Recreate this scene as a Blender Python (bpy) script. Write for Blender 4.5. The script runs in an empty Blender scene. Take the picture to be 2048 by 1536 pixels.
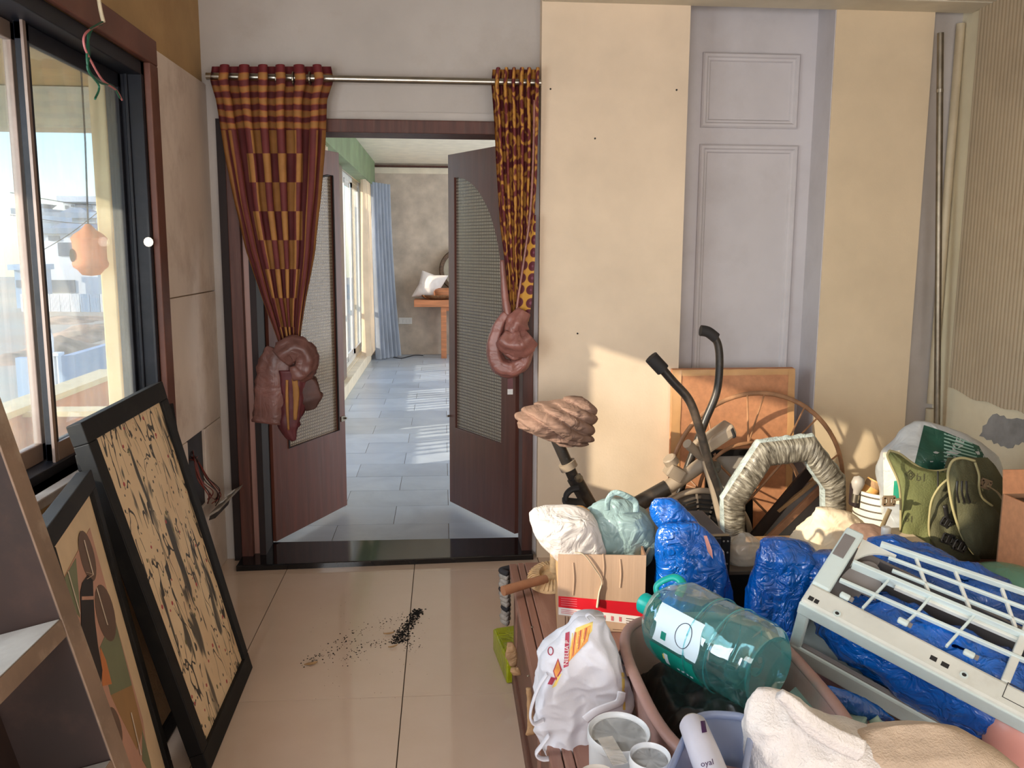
import bpy, bmesh, math, random
from mathutils import Vector as V, Matrix, noise
random.seed(7)
SC = bpy.context.scene
COL = SC.collection
PI = math.pi
# ------------------------------------------------------------------ camera
F, H = 1750.0, 1.53            # focal length in pixels of the 2048 wide frame, eye height
TH, PS, RO = math.atan(268 / F), math.atan(139 * .9885 / F), math.radians(.3)
RM = (Matrix.Rotation(-PS, 3, 'Z') @ Matrix.Rotation(PI / 2 - TH, 3, 'X') @ Matrix.Rotation(RO, 3, 'Z'))
CAM = V((0, 0, H))
cd = bpy.data.cameras.new('camera')
cd.sensor_width = 36
cd.lens = F / 2048 * 36
cd.clip_start, cd.clip_end = .02, 600
cam = bpy.data.objects.new('camera', cd)
cam.matrix_world = Matrix.Translation(CAM) @ RM.to_4x4()
COL.objects.link(cam)
SC.camera = cam
# ------------------------------------------------------------------ sky, sun, added fill lamps, exposure
SUN_DIR = V((1, .448, -.315)).normalized()
w = bpy.data.worlds.new('sky')
SC.world = w
w.use_nodes = True
nt = w.node_tree
nt.nodes.clear()
out = nt.nodes.new('ShaderNodeOutputWorld')
bg = nt.nodes.new('ShaderNodeBackground')
sky = nt.nodes.new('ShaderNodeTexSky')
sky.sky_type = 'NISHITA'
sky.sun_disc = False
sky.sun_elevation = math.radians(42)
sky.sun_rotation = math.atan2(-SUN_DIR.x, -SUN_DIR.y)
sky.air_density, sky.dust_density, sky.ozone_density = 1.0, .5, 2.5
bg.inputs['Strength'].default_value = .46
nt.links.new(sky.outputs[0], bg.inputs[0])
nt.links.new(bg.outputs[0], out.inputs[0])

def light(name, kind, loc, energy, col, aim=None, sx=1, sy=1, angle=.01, spread=180):
    d = bpy.data.lights.new(name, kind)
    d.energy, d.color = energy, col
    if kind == 'AREA':
        d.shape, d.size, d.size_y = 'RECTANGLE', sx, sy
        d.spread = math.radians(spread)
    if kind == 'SUN':
        d.angle = angle
    o = bpy.data.objects.new(name, d)
    o.location = loc
    if aim is not None:
        o.rotation_euler = V(aim).to_track_quat('-Z', 'Y').to_euler()
    COL.objects.link(o)
    return o
light('sun', 'SUN', (-20, -10, 12), 7.8, (1, .81, .60), SUN_DIR, angle=math.radians(.6))
light('fill_rear', 'AREA', (.7, -2.4, 1.1), 78, (.98, .98, 1), (0, 1, -.06), 3.2, 1.6)  # added fill lamp behind the camera; no window is built there
light('fill_side', 'AREA', (-1.0, -.8, 1.4), 84, (.95, .97, 1), (1, .75, -.05), 1.8, 1.4)  # added fill lamp at the left wall behind the camera, no opening there
light('fill_hall', 'AREA', (3.9, 9.0, 1.4), 150, (.88, .94, 1), (-1, 0, -.1), 6.0, 2.2)  # added fill lamp on the unseen right side of the hall
light('fill_left', 'AREA', (-1.3, 1.85, 1.5), 34, (.93, .97, 1), (1, .5, -.08), .8, 1.2)  # added lamp outside the left window, boosting the skylight through it
SC.view_settings.view_transform = 'Standard'
SC.view_settings.look = 'None'
SC.view_settings.gamma = 1
SC.view_settings.use_curve_mapping = False
SC.view_settings.exposure = 0.12
# ------------------------------------------------------------------ helpers
def ray(px, py):
    return RM @ V(((px - 1024) / F, (768 - py) / F, -1))

def P(px, py, Y=None, Z=None, X=None):
    """A photograph pixel set at a known depth Y, height Z or side X of the room (metres)."""
    d = ray(px, py)
    t = Y / d.y if Y is not None else (Z - H) / d.z if Z is not None else X / d.x
    return CAM + d * t

OFF = {}

def lin(c):
    return tuple((x / 255 / 12.92 if x <= 10.3 else ((x / 255 + .055) / 1.055) ** 2.4) for x in c[:3]) + (1,)

def tag(o, label=None, cat=None, group=None, kind=None):
    if label: o['label'] = label
    if cat: o['category'] = cat
    if group: o['group'] = group
    if kind: o['kind'] = kind
    return o

def thing(name, label, cat, loc, group=None):
    o = bpy.data.objects.new(name, None)
    o.empty_display_size = .05
    o.location = loc
    COL.objects.link(o)
    OFF[o.name] = V(loc)
    return tag(o, label, cat, group)

def frame(a):
    a = V(a).normalized()
    t = V((0, 0, 1)) if abs(a.z) < .9 else V((0, 1, 0))
    u = t.cross(a).normalized()
    return u, a.cross(u), a

class MB:
    def __init__(s):
        s.v, s.f, s.m, s.uv = [], [], [], {}
    def add(s, vs, fs, mi=0):
        n = len(s.v)
        s.v += [V(p) for p in vs]
        s.f += [tuple(i + n for i in f) for f in fs]
        s.m += [mi] * len(fs)
        return n
    def hexa(s, p, mi=0):          # 4 bottom (ccw from above), 4 top
        s.add(p, [(3, 2, 1, 0), (4, 5, 6, 7), (0, 1, 5, 4), (1, 2, 6, 5), (2, 3, 7, 6), (3, 0, 4, 7)], mi)
        return s
    def box(s, lo, hi, mi=0):
        a, b, c = lo; d, e, f = hi
        s.hexa([(a, b, c), (d, b, c), (d, e, c), (a, e, c), (a, b, f), (d, b, f), (d, e, f), (a, e, f)], mi)
        return s
    def obox(s, o, u, v, w, mi=0):  # corner plus three edge vectors
        o, u, v, w = V(o), V(u), V(v), V(w)
        s.hexa([o, o + u, o + u + v, o + v, o + w, o + u + w, o + u + v + w, o + v + w], mi)
        return s
    def bar(s, a, b, w, h, up=(0, 0, 1), mi=0):
        a, b = V(a), V(b)
        d = (b - a).normalized()
        x = d.cross(V(up))
        if x.length < 1e-4: x = d.cross(V((1, 0, 0)))
        x.normalize(); y = x.cross(d)
        s.obox(a - x * w / 2 - y * h / 2, x * w, d * (b - a).length, y * h, mi)
        return s
    def tube(s, pts, r, seg=8, closed=False, mi=0, flat=1.0):
        pts = [V(p) for p in pts]
        n = len(pts)
        rr = r if isinstance(r, (list, tuple)) else [r] * n
        vs, fs = [], []
        u = None
        for i, p in enumerate(pts):
            a = pts[(i - 1) % n] if closed or i else p
            b = pts[(i + 1) % n] if closed or i < n - 1 else p
            t = (b - a).normalized()
            if u is None: u = frame(t)[0]
            u = (u - t * u.dot(t)).normalized()
            w_ = t.cross(u)
            for k in range(seg):
                an = 2 * PI * k / seg
                vs.append(p + u * (math.cos(an) * rr[i]) + w_ * (math.sin(an) * rr[i] * flat))
        for i in range(n if closed else n - 1):
            for k in range(seg):
                a, b = i * seg + k, i * seg + (k + 1) % seg
                j = (i + 1) % n
                fs.append((a, b, j * seg + (k + 1) % seg, j * seg + k))
        if not closed:
            fs.append(tuple(range(seg))[::-1]); fs.append(tuple((n - 1) * seg + k for k in range(seg)))
        s.add(vs, fs, mi)
        return s
    def lathe(s, prof, o, axis=(0, 0, 1), seg=28, mi=0, sx=1, sy=1, caps=True):
        u, w_, a = frame(axis)
        o = V(o)
        vs, fs = [], []
        for r, h in prof:
            for k in range(seg):
                an = 2 * PI * k / seg
                vs.append(o + a * h + u * (r * sx * math.cos(an)) + w_ * (r * sy * math.sin(an)))
        for i in range(len(prof) - 1):
            for k in range(seg):
                fs.append((i * seg + k, i * seg + (k + 1) % seg, (i + 1) * seg + (k + 1) % seg, (i + 1) * seg + k))
        if caps:
            if prof[0][0] > 1e-5: fs.append(tuple(range(seg))[::-1])
            if prof[-1][0] > 1e-5: fs.append(tuple((len(prof) - 1) * seg + k for k in range(seg)))
        s.add(vs, fs, mi)
        return s
    def prism(s, pts, vec, mi=0):
        n = len(pts)
        vec = V(vec)
        s.add([V(p) for p in pts] + [V(p) + vec for p in pts],
              [tuple(range(n))[::-1], tuple(range(n, 2 * n))] + [(i, (i + 1) % n, n + (i + 1) % n, n + i) for i in range(n)], mi)
        return s
    def grid(s, fn, nu, nv, mi=0, wrap=False, thick=None):
        """fn(u, v) -> point; uv stored. wrap joins u ends."""
        n0 = len(s.v)
        vs, fs = [], []
        cu = nu if wrap else nu + 1
        for j in range(nv + 1):
            for i in range(cu):
                vs.append(fn(i / nu, j / nv))
        for j in range(nv):
            for i in range(nu):
                a = j * cu + i; b = j * cu + (i + 1) % cu
                fs.append((a, b, b + cu, a + cu))
                s.uv[len(s.f) + len(fs) - 1] = [(i / nu, j / nv), ((i + 1) / nu, j / nv), ((i + 1) / nu, (j + 1) / nv), (i / nu, (j + 1) / nv)]
        s.add(vs, fs, mi)
        return s
    def build(s, name, mats, parent=None, smooth=None, bevel=0, solid=0, bseg=2, sub=0, origin=None, share=None):
        if parent is not None:
            off = OFF[parent.name]
        elif origin is not None:
            off = V(origin)
        else:
            xs = [p.x for p in s.v]; ys = [p.y for p in s.v]; zs = [p.z for p in s.v]
            off = V(((min(xs) + max(xs)) / 2, (min(ys) + max(ys)) / 2, min(zs)))
        me = bpy.data.meshes.new(name)
        me.from_pydata([p - off for p in s.v], [], s.f)
        if not isinstance(mats, (list, tuple)): mats = [mats]
        for m in mats: me.materials.append(m)
        if len(mats) > 1: me.polygons.foreach_set('material_index', s.m)
        if s.uv:
            ul = me.uv_layers.new(name='map')
            for fi, c in s.uv.items():
                for k, li in enumerate(me.polygons[fi].loop_indices):
                    ul.data[li].uv = c[k]
        if smooth:
            me.shade_smooth()
            if smooth is not True: me.set_sharp_from_angle(angle=math.radians(smooth))
        me.validate()
        o = bpy.data.objects.new(name, me)
        COL.objects.link(o)
        if parent is not None:
            o.parent = parent
        else:
            o.location = off
        OFF[o.name] = off
        if solid:
            md = o.modifiers.new('solid', 'SOLIDIFY'); md.thickness = solid; md.offset = 0
        if bevel:
            md = o.modifiers.new('bevel', 'BEVEL'); md.width = bevel; md.segments = bseg; md.limit_method = 'ANGLE'; md.angle_limit = .6
            md.harden_normals = False
        if sub:
            md = o.modifiers.new('sub', 'SUBSURF'); md.levels = md.render_levels = sub
        return o

def struct(o):
    o['kind'] = 'structure'
    return o

def copy_tree(o, loc=None, label=None, group=None, parent=None):
    c = o.copy(); COL.objects.link(c)
    if parent is not None: c.parent = parent
    if loc is not None: c.location = loc
    if label: c['label'] = label
    if group: c['group'] = group
    for ch in list(o.children): copy_tree(ch, parent=c)
    return c

def lerp(a, b, t): return a + (b - a) * t

def interp(tab, x):
    """Piecewise linear table [(x, a, b, ...)] -> tuple."""
    if x <= tab[0][0]: return tab[0][1:]
    for p, q in zip(tab, tab[1:]):
        if x <= q[0]:
            t = (x - p[0]) / (q[0] - p[0])
            return tuple(lerp(a, b, t) for a, b in zip(p[1:], q[1:]))
    return tab[-1][1:]

def curve(pts, n=8):
    """Catmull-Rom through points."""
    pts = [V(p) for p in pts]
    out_ = []
    for i in range(len(pts) - 1):
        p0 = pts[max(i - 1, 0)]; p1 = pts[i]; p2 = pts[i + 1]; p3 = pts[min(i + 2, len(pts) - 1)]
        for k in range(n):
            t = k / n
            out_.append(.5 * ((2 * p1) + (p2 - p0) * t + (2 * p0 - 5 * p1 + 4 * p2 - p3) * t * t + (3 * p1 - p0 - 3 * p2 + p3) * t ** 3))
    out_.append(pts[-1])
    return out_

def ridge(p, sc, seed=0, octv=3):
    """Sharp-creased noise in -1..1 for crumpled film and cloth."""
    q = V(p) * sc + V((seed * 7.3, seed * 3.1, seed * 5.7))
    a, amp, tot = 0, 1, 0
    for _ in range(octv):
        a += amp * (1 - 2 * abs(noise.noise(q))); tot += amp
        q = q * 2.1; amp *= .5
    return a / tot

def loft(name, rows, Y, mat, parent=None, depth=.7, seg=56, nv=44, amp=.012, sc=14, seed=0, fold=0, nfold=9, sq=2.4, dy=None, cap=True, lab=None, smooth=True, zlean=0, sub=0, an=None, diag=None):
    AN = an or (1, 1, 1)
    """A closed soft body whose outline follows rows (py, pxleft, pxright) of the photograph at depth Y; depth = thickness as a
    share of the half width; creased by ridge noise of amplitude amp and nfold pleats of amplitude fold."""
    mb = MB()
    y0, y1 = rows[0][0], rows[-1][0]
    def fn(u, v):
        py = lerp(y0, y1, v)
        l, r = interp(rows, py)
        yy = Y + (dy(v) if dy else 0)
        a, b = P(l, py, Y=yy), P(r, py, Y=yy)
        c = (a + b) / 2; hw = max((b - a).length / 2, .002)
        ang = u * 2 * PI
        ca, sa = math.cos(ang), math.sin(ang)
        k = (abs(ca) ** sq + abs(sa) ** sq) ** (-1 / sq)
        dd = min(hw * depth, hw)
        end = min(1, 5 * v + .15, 5 * (1 - v) + .15) if cap else 1
        p = c + V((ca * k * hw, -sa * k * dd * end, 0))
        dg_ = 0
        if diag: dg_ = diag[2] * abs(math.sin(diag[0] * p.x + diag[1] * p.z + 2.2 * noise.noise(p * 6))) ** .6
        nrm = V((ca, -sa, 0))
        d = ridge(V((p.x * AN[0], p.y * AN[1], p.z * AN[2])), sc, seed) * amp + (fold * math.sin(nfold * ang + 4 * noise.noise(p * 3)) if fold else 0)
        d += dg_
        return p + nrm * d * (.45 + .55 * abs(sa)) + V((0, 0, .4 * amp * noise.noise(p * sc * .8 + V((9, seed, 1)))))
    mb.grid(fn, seg, nv, wrap=True)
    if cap:
        n = seg
        mb.add([], [])
        for j, rev in ((0, False), (nv, True)):
            ring = [mb.v[j * n + i] for i in range(n)]
            c = sum(ring, V()) / n
            k = len(mb.v)
            mb.v.append(c)
            for i in range(n):
                f = (j * n + i, j * n + (i + 1) % n, k)
                mb.f.append(f[::-1] if not rev else f); mb.m.append(0)
    return mb.build(name, mat, parent, smooth=smooth, sub=sub)

def text(name, s, mat, parent, o, u, v, size, extrude=.0004, fn=None, align='CENTER'):
    """Flat lettering: baseline origin o, unit right u, unit up v, cap size in metres; fn bends local (x, y) -> point."""
    cu = bpy.data.curves.new(name, 'FONT')
    cu.body = s; cu.size = size; cu.align_x = align; cu.resolution_u = 3
    t = bpy.data.objects.new(name, cu)
    COL.objects.link(t)
    dg = bpy.context.evaluated_depsgraph_get()
    me = bpy.data.meshes.new_from_object(t.evaluated_get(dg))
    bpy.data.objects.remove(t); bpy.data.curves.remove(cu)
    off = OFF[parent.name]
    o, u, v = V(o), V(u), V(v)
    for p in me.vertices:
        q = fn(p.co.x, p.co.y) if fn else o + u * p.co.x + v * p.co.y
        p.co = q - off
    me.materials.clear(); me.materials.append(mat)
    ob = bpy.data.objects.new(name, me)
    COL.objects.link(ob); ob.parent = parent
    OFF[ob.name] = off
    return ob

# ------------------------------------------------------------------ materials
MATS = {}
class NT:
    def __init__(s, name):
        s.m = bpy.data.materials.new(name); s.m.use_nodes = True
        s.t = s.m.node_tree; s.n = s.t.nodes; s.b = s.n['Principled BSDF']; s.o = s.n['Material Output']
        s.tc = s.n.new('ShaderNodeTexCoord')
    def node(s, k, **kw):
        n = s.n.new('ShaderNode' + k)
        for a, b in kw.items():
            if a[0] == '_': n.inputs[a[1:].replace('_', ' ')].default_value = b
            else: setattr(n, a, b)
        return n
    def link(s, a, b): s.t.links.new(a, b)
    def co(s, kind='Object', scale=(1, 1, 1), rot=(0, 0, 0), loc=(0, 0, 0)):
        mp = s.node('Mapping')
        mp.inputs['Scale'].default_value = scale; mp.inputs['Rotation'].default_value = rot; mp.inputs['Location'].default_value = loc
        s.link(s.tc.outputs[kind], mp.inputs['Vector'])
        return mp.outputs['Vector']
    def noise(s, vec, scale=5, detail=4, rough=.55, dist=0):
        n = s.node('TexNoise'); n.inputs['Scale'].default_value = scale; n.inputs['Detail'].default_value = detail
        n.inputs['Roughness'].default_value = rough; n.inputs['Distortion'].default_value = dist
        s.link(vec, n.inputs['Vector']); return n.outputs['Fac']
    def ramp(s, fac, stops, interp='LINEAR'):
        r = s.node('ValToRGB'); e = r.color_ramp; e.interpolation = interp
        while len(e.elements) < len(stops): e.elements.new(.5)
        for el, (p, c) in zip(e.elements, stops): el.position = p; el.color = c if len(c) == 4 else lin(c)
        s.link(fac, r.inputs['Fac']); return r.outputs['Color']
    def math(s, op, a, b=None, c=None):
        n = s.node('Math', operation=op)
        for i, x in enumerate((a, b, c)):
            if x is None: continue
            if isinstance(x, (int, float)): n.inputs[i].default_value = x
            else: s.link(x, n.inputs[i])
        return n.outputs[0]
    def mix(s, fac, a, b, mode='MIX'):
        n = s.node('Mix', data_type='RGBA', blend_type=mode)
        for i, x in ((0, fac), (6, a), (7, b)):
            if isinstance(x, (int, float)): n.inputs[i].default_value = x
            elif isinstance(x, tuple): n.inputs[i].default_value = x if len(x) == 4 else lin(x)
            else: s.link(x, n.inputs[i])
        return n.outputs[2]
    def bump(s, h, strength=.3, dist=.01):
        b = s.node('Bump'); b.inputs['Strength'].default_value = strength; b.inputs['Distance'].default_value = dist
        s.link(h, b.inputs['Height']); s.link(b.outputs[0], s.b.inputs['Normal']); return b.outputs[0]
    def base(s, c):
        if isinstance(c, tuple): s.b.inputs['Base Color'].default_value = c if len(c) == 4 else lin(c)
        else: s.link(c, s.b.inputs['Base Color'])
    def sep(s, vec):
        n = s.node('SeparateXYZ'); s.link(vec, n.inputs[0]); return n.outputs

def M(name, col, rough=.6, metal=0, var=.12, vs=6, bump=0, bs=40, col2=None, spec=.5, stretch=(1, 1, 1), trl=0, alpha=None, dirt=0, dcol=(90, 75, 60), ds=3, coat=0, crease=0):
    """Plain surface: colour col with noise towards col2 (or a darker col), optional grain bump, dust and translucency."""
    t = NT(name)
    v = t.co('Object', stretch)
    c2 = col2 or tuple(x * (1 - var * 1.6) for x in col)
    f = t.noise(v, vs, 5)
    c = t.ramp(f, [(.3, lin(col)), (.72, lin(c2))])
    if dirt:
        d = t.noise(t.co('Object', stretch, loc=(3, 7, 1)), ds, 7, .68)
        c = t.mix(t.ramp(d, [(.5, (0, 0, 0, 1)), (.78, (dirt, dirt, dirt, 1))]), c, dcol)
    t.base(c)
    t.b.inputs['Roughness'].default_value = rough; t.b.inputs['Metallic'].default_value = metal
    t.b.inputs['Specular IOR Level'].default_value = spec
    if coat: t.b.inputs['Coat Weight'].default_value = coat; t.b.inputs['Coat Roughness'].default_value = .1
    if crease:
        a = t.noise(v, bs, 3, .5, 1.2); a = t.math('ABSOLUTE', t.math('SUBTRACT', a, .5))
        t.bump(a, crease, .02)
    elif bump: t.bump(t.noise(v, bs, 5), bump, .004)
    sh = t.b.outputs[0]
    if trl:
        tr = t.node('BsdfTranslucent'); t.link(c, tr.inputs[0])
        mx = t.node('MixShader'); mx.inputs[0].default_value = trl
        t.link(sh, mx.inputs[1]); t.link(tr.outputs[0], mx.inputs[2]); sh = mx.outputs[0]
    if alpha is not None:
        tp = t.node('BsdfTransparent'); tp.inputs[0].default_value = lin(tuple(min(255, x * .35 + 165) for x in col))
        mx = t.node('MixShader'); mx.inputs[0].default_value = alpha
        t.link(tp.outputs[0], mx.inputs[1]); t.link(sh, mx.inputs[2]); sh = mx.outputs[0]
    t.link(sh, t.o.inputs[0])
    MATS[name] = t.m
    return t.m

def glass(name, tint, dust, dustcol, gloss=.08, rough=.03, bump=0, bs=20, dvar=True):
    """Thin see-through sheet: transparent, a little mirror, and dust that scatters light."""
    t = NT(name)
    tp = t.node('BsdfTransparent'); tp.inputs[0].default_value = lin(tint)
    gl = t.node('BsdfGlossy'); gl.inputs['Roughness'].default_value = rough
    if bump:
        b = t.node('Bump'); b.inputs['Strength'].default_value = bump; b.inputs['Distance'].default_value = .01
        a = t.noise(t.co(), bs, 3, .5, 1.0); t.link(a, b.inputs['Height']); t.link(b.outputs[0], gl.inputs['Normal'])
    lw = t.node('Fresnel'); lw.inputs[0].default_value = 1.45
    fac = t.math('ADD', t.math('MULTIPLY', lw.outputs[0], .45), gloss)
    m1 = t.node('MixShader'); t.link(fac, m1.inputs[0]); t.link(tp.outputs[0], m1.inputs[1]); t.link(gl.outputs[0], m1.inputs[2])
    df = t.node('BsdfDiffuse'); df.inputs[0].default_value = lin(dustcol)
    tl = t.node('BsdfTranslucent'); tl.inputs[0].default_value = lin(dustcol)
    ad = t.node('MixShader'); ad.inputs[0].default_value = .6
    t.link(df.outputs[0], ad.inputs[1]); t.link(tl.outputs[0], ad.inputs[2])
    n = t.noise(t.co('Object', (1, 6, 1)), 3, 6, .65)
    dm = t.math('MULTIPLY', t.ramp(n, [(.25, (.55, .55, .55, 1)), (.8, (1.6, 1.6, 1.6, 1))]), dust)
    m2 = t.node('MixShader'); t.link(dm, m2.inputs[0]); t.link(m1.outputs[0], m2.inputs[1]); t.link(ad.outputs[0], m2.inputs[2])
    t.link(m2.outputs[0], t.o.inputs[0])
    MATS[name] = t.m
    return t.m
# ------------------------------------------------------------------ the palette
M('plaster_grey', (194, 186, 180), .85, var=.05, vs=2, bump=.15, bs=60, dirt=.35, dcol=(140, 122, 104), ds=2.2)
M('plaster_lilac', (206, 201, 204), .7, var=.04, vs=2, bump=.1, bs=60, dirt=.25, dcol=(150, 138, 132), ds=2.5)
M('paper_yellow', (238, 216, 190), .75, var=.05, vs=2.5, bump=.12, bs=150, dirt=.18, dcol=(214, 192, 162), ds=1.6)
M('paper_ochre', (226, 204, 172), .75, var=.05, vs=2.5, bump=.12, bs=150, dirt=.2, dcol=(204, 180, 146), ds=1.6)
M('plaster_cream', (232, 220, 190), .8, var=.05, vs=3, bump=.25, bs=30, dirt=.3, dcol=(196, 172, 132), ds=4)
M('cement_bare', (150, 148, 146), .9, var=.12, vs=12, bump=.5, bs=40)
M('board_bare', (234, 218, 206), .7, var=.06, vs=2, bump=.12, bs=60, dirt=.7, dcol=(158, 130, 112), ds=2.6, stretch=(1, 1, .8))
M('plaster_ochre', (196, 160, 112), .85, var=.1, vs=2, bump=.2, bs=30, dirt=.5, dcol=(150, 116, 78), ds=3)
M('ribbed', (176, 158, 132), .6, var=.06, vs=2, bump=.1, bs=80, dirt=.3, dcol=(142, 120, 92), ds=3)
M('ceiling_white', (190, 180, 164), .85, var=.04, vs=2)
M('cornice_white', (222, 212, 190), .7, var=.06, vs=3, dirt=.25, dcol=(170, 150, 120))
M('joint_dark', (92, 78, 66), .9, var=.1)
M('wood_frame', (92, 50, 40), .55, var=.18, vs=5, bump=.12, bs=30, stretch=(8, 8, .6), dirt=.3, dcol=(130, 100, 88), ds=3)
M('wood_dark', (40, 24, 24), .7, var=.2, vs=5, stretch=(8, 8, .6))
M('wood_leaf', (122, 66, 50), .5, var=.14, vs=4, bump=.1, bs=30, stretch=(7, 7, .5), dirt=.25, dcol=(150, 116, 104), ds=3)
M('wood_leaf_bluelit', (108, 64, 54), .36, var=.12, vs=4, bump=.1, bs=30, stretch=(7, 7, .5), dirt=.2, dcol=(140, 116, 112), ds=3)  # same wood as the other leaf, colour cooled for the bluish light on it
M('wood_reflection', (176, 132, 120), .4, var=.08, vs=4, stretch=(7, 7, .5))  # reflection along the left door stop, painted as a paler strip
M('trim_brown', (112, 66, 52), .55, var=.14, vs=3, bump=.1, bs=40, dirt=.3, dcol=(150, 110, 92))
M('black_alu', (24, 27, 38), .5, var=.25, vs=6, spec=.3, dirt=.25, dcol=(76, 74, 78), ds=5)
M('taupe_alu', (146, 126, 116), .4, metal=.25, var=.1, vs=5, dirt=.3, dcol=(110, 92, 80))
M('marble_sill', (166, 160, 158), .35, var=.15, vs=6, dirt=.6, dcol=(110, 84, 62), ds=6)
M('granite_black', (30, 29, 32), .07, var=.3, vs=14, dirt=.2, dcol=(80, 74, 72))
M('steel', (190, 184, 172), .28, metal=1, var=.1, vs=8, dirt=.3, dcol=(110, 96, 80))
M('steel_dull', (150, 140, 124), .4, metal=.9, var=.15, vs=12, dirt=.3, dcol=(90, 74, 58))
M('pvc_cream', (206, 190, 160), .5, var=.06, dirt=.3, dcol=(140, 118, 90))
M('far_wall', (212, 196, 180), .85, var=.12, vs=5, bump=.2, bs=20, dirt=.35, dcol=(184, 168, 152), ds=3)
M('far_cream', (240, 228, 206), .8, var=.05)
M('green_board', (124, 144, 108), .55, var=.12, vs=3, dirt=.2, dcol=(170, 190, 150))
M('white_alu', (228, 228, 226), .4, var=.04)
M('curtain_blue', (186, 196, 214), .75, var=.12, vs=3, trl=.2, stretch=(1, 8, .6))
M('curtain_peach', (246, 228, 204), .8, var=.08, vs=3, trl=.45)
M('bench_wood', (214, 140, 96), .45, var=.16, vs=5, stretch=(.6, 8, 8))
M('white_cloth', (236, 228, 226), .85, var=.06, vs=4, crease=.35, bs=7)
M('wicker', (150, 102, 64), .7, var=.25, vs=30, bump=.6, bs=80)
M('mirror_rim', (112, 84, 62), .6, var=.3, vs=40, bump=.5, bs=90)
M('white_plastic', (232, 230, 226), .38, var=.04)
# bare concrete and the town
M('concrete_cream', (226, 214, 176), .85, var=.08, vs=4, bump=.2, bs=30)
M('concrete_white', (240, 248, 240), .85, var=.06, vs=4, bump=.5, bs=18, dirt=.4, dcol=(130, 150, 140), ds=16)
M('concrete_under', (232, 210, 160), .85, var=.1, vs=3, bump=.4, bs=14)
M('parapet_orange', (210, 140, 104), .85, var=.12, vs=3, dirt=.4, dcol=(226, 206, 180), ds=3)
M('town_white', (232, 236, 240), .9, var=.05, vs=.2)
M('town_grey', (186, 198, 208), .9, var=.06, vs=.2)
M('town_blue', (164, 190, 216), .9, var=.06, vs=.3)
M('town_window', (92, 112, 132), .5, var=.1)
M('town_roof', (140, 160, 180), .9, var=.08, vs=.3)
M('earth', (190, 172, 152), .95, var=.3, vs=.12, col2=(168, 170, 156), dirt=.7, dcol=(176, 142, 112), ds=.06)
M('earth_mound', (214, 176, 146), .95, var=.3, vs=.5, bump=.6, bs=2)
M('terracotta', (216, 140, 104), .8, var=.1, vs=10, dirt=.3, dcol=(196, 160, 140))
M('cord_dark', (40, 38, 38), .8)
# pictures
M('frame_black', (22, 20, 20), .6, var=.3, vs=8, spec=.25, dirt=.25, dcol=(72, 66, 54), ds=7)
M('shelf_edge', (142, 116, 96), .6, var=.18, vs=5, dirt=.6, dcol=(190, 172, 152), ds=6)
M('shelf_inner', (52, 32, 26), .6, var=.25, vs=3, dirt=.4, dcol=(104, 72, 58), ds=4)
M('shelf_dust', (164, 160, 154), .9, var=.12, vs=6, dirt=.5, dcol=(112, 100, 90), ds=7)
M('frame_cream', (226, 204, 160), .6, var=.08)
# clutter
M('chest_wood', (152, 108, 92), .5, var=.1, vs=3, bump=.06, bs=20, stretch=(7, .7, 7), dirt=.55, dcol=(186, 152, 134), ds=3)
M('chest_side', (116, 78, 66), .5, var=.12, vs=3, stretch=(7, .7, 7), dirt=.4, dcol=(150, 112, 96), ds=3)
M('carton', (180, 150, 126), .8, var=.05, vs=2, bump=.15, bs=10, stretch=(14, 14, .3))
M('carton_lit', (196, 154, 108), .8, var=.05)  # lit copy of the carton: light on its left side put into the colour
M('carton_inner', (150, 112, 84), .85, var=.08)
M('print_red', (206, 24, 40), .45, var=.08)
M('print_white', (226, 222, 220), .5, var=.05)
M('print_brown', (86, 48, 30), .7)
M('print_pink', (224, 120, 130), .6)
M('rope_beige', (206, 190, 164), .8, var=.1, vs=20)
M('bag_white', (240, 234, 230), .4, var=.04, trl=.3, crease=.8, bs=16)
M('bag_teal', (176, 204, 204), .3, var=.06, trl=.35, crease=.9, bs=13, spec=.7)
M('bag_blue', (0, 104, 204), .2, var=.25, vs=5, col2=(0, 70, 158), trl=.12, crease=1.0, bs=20, spec=.8, coat=.4)
M('bag_cotton', (232, 232, 240), .8, var=.05, vs=5, trl=.2, bump=.2, bs=200)
M('ink_orange', (236, 160, 80), .7, var=.12, vs=30)
M('ink_yellow', (248, 220, 120), .7)
M('ink_maroon', (180, 60, 84), .7)
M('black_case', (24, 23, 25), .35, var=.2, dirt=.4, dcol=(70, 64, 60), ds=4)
M('rivet_metal', (190, 184, 176), .35, metal=.8)
M('tub_white', (214, 218, 222), .35, var=.05, dirt=.3, dcol=(176, 176, 172), ds=5)
M('tub_grey', (176, 168, 158), .45, var=.06, dirt=.4, dcol=(140, 124, 108))
M('tub_pink', (176, 136, 126), .5, var=.08, dirt=.3, dcol=(206, 176, 162), ds=6)
M('cap_teal', (12, 186, 172), .35, var=.08)
M('label_white', (214, 234, 246), .5, var=.05)
M('label_green', (10, 138, 122), .45, var=.12)
M('ac_white', (206, 220, 218), .4, var=.04, dirt=.35, dcol=(170, 166, 150), ds=4)
M('ac_dusty', (216, 218, 210), .55, var=.06, dirt=.6, dcol=(158, 148, 130), ds=5)
M('ac_inner', (132, 126, 124), .7, var=.08, dirt=.3, dcol=(104, 94, 90))
M('box_mint', (170, 204, 200), .35, var=.05, trl=.15)
M('towel', (226, 220, 216), .95, var=.06, vs=20, bump=.9, bs=220)
M('towel_tan', (196, 174, 152), .95, var=.06, vs=20, bump=.7, bs=220)
M('cloth_cream', (246, 228, 198), .9, var=.06, crease=.4, bs=12)
M('cloth_taupe', (160, 128, 112), .9, var=.14, vs=9, crease=.6, bs=12, dirt=.3, dcol=(150, 116, 96))
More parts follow.
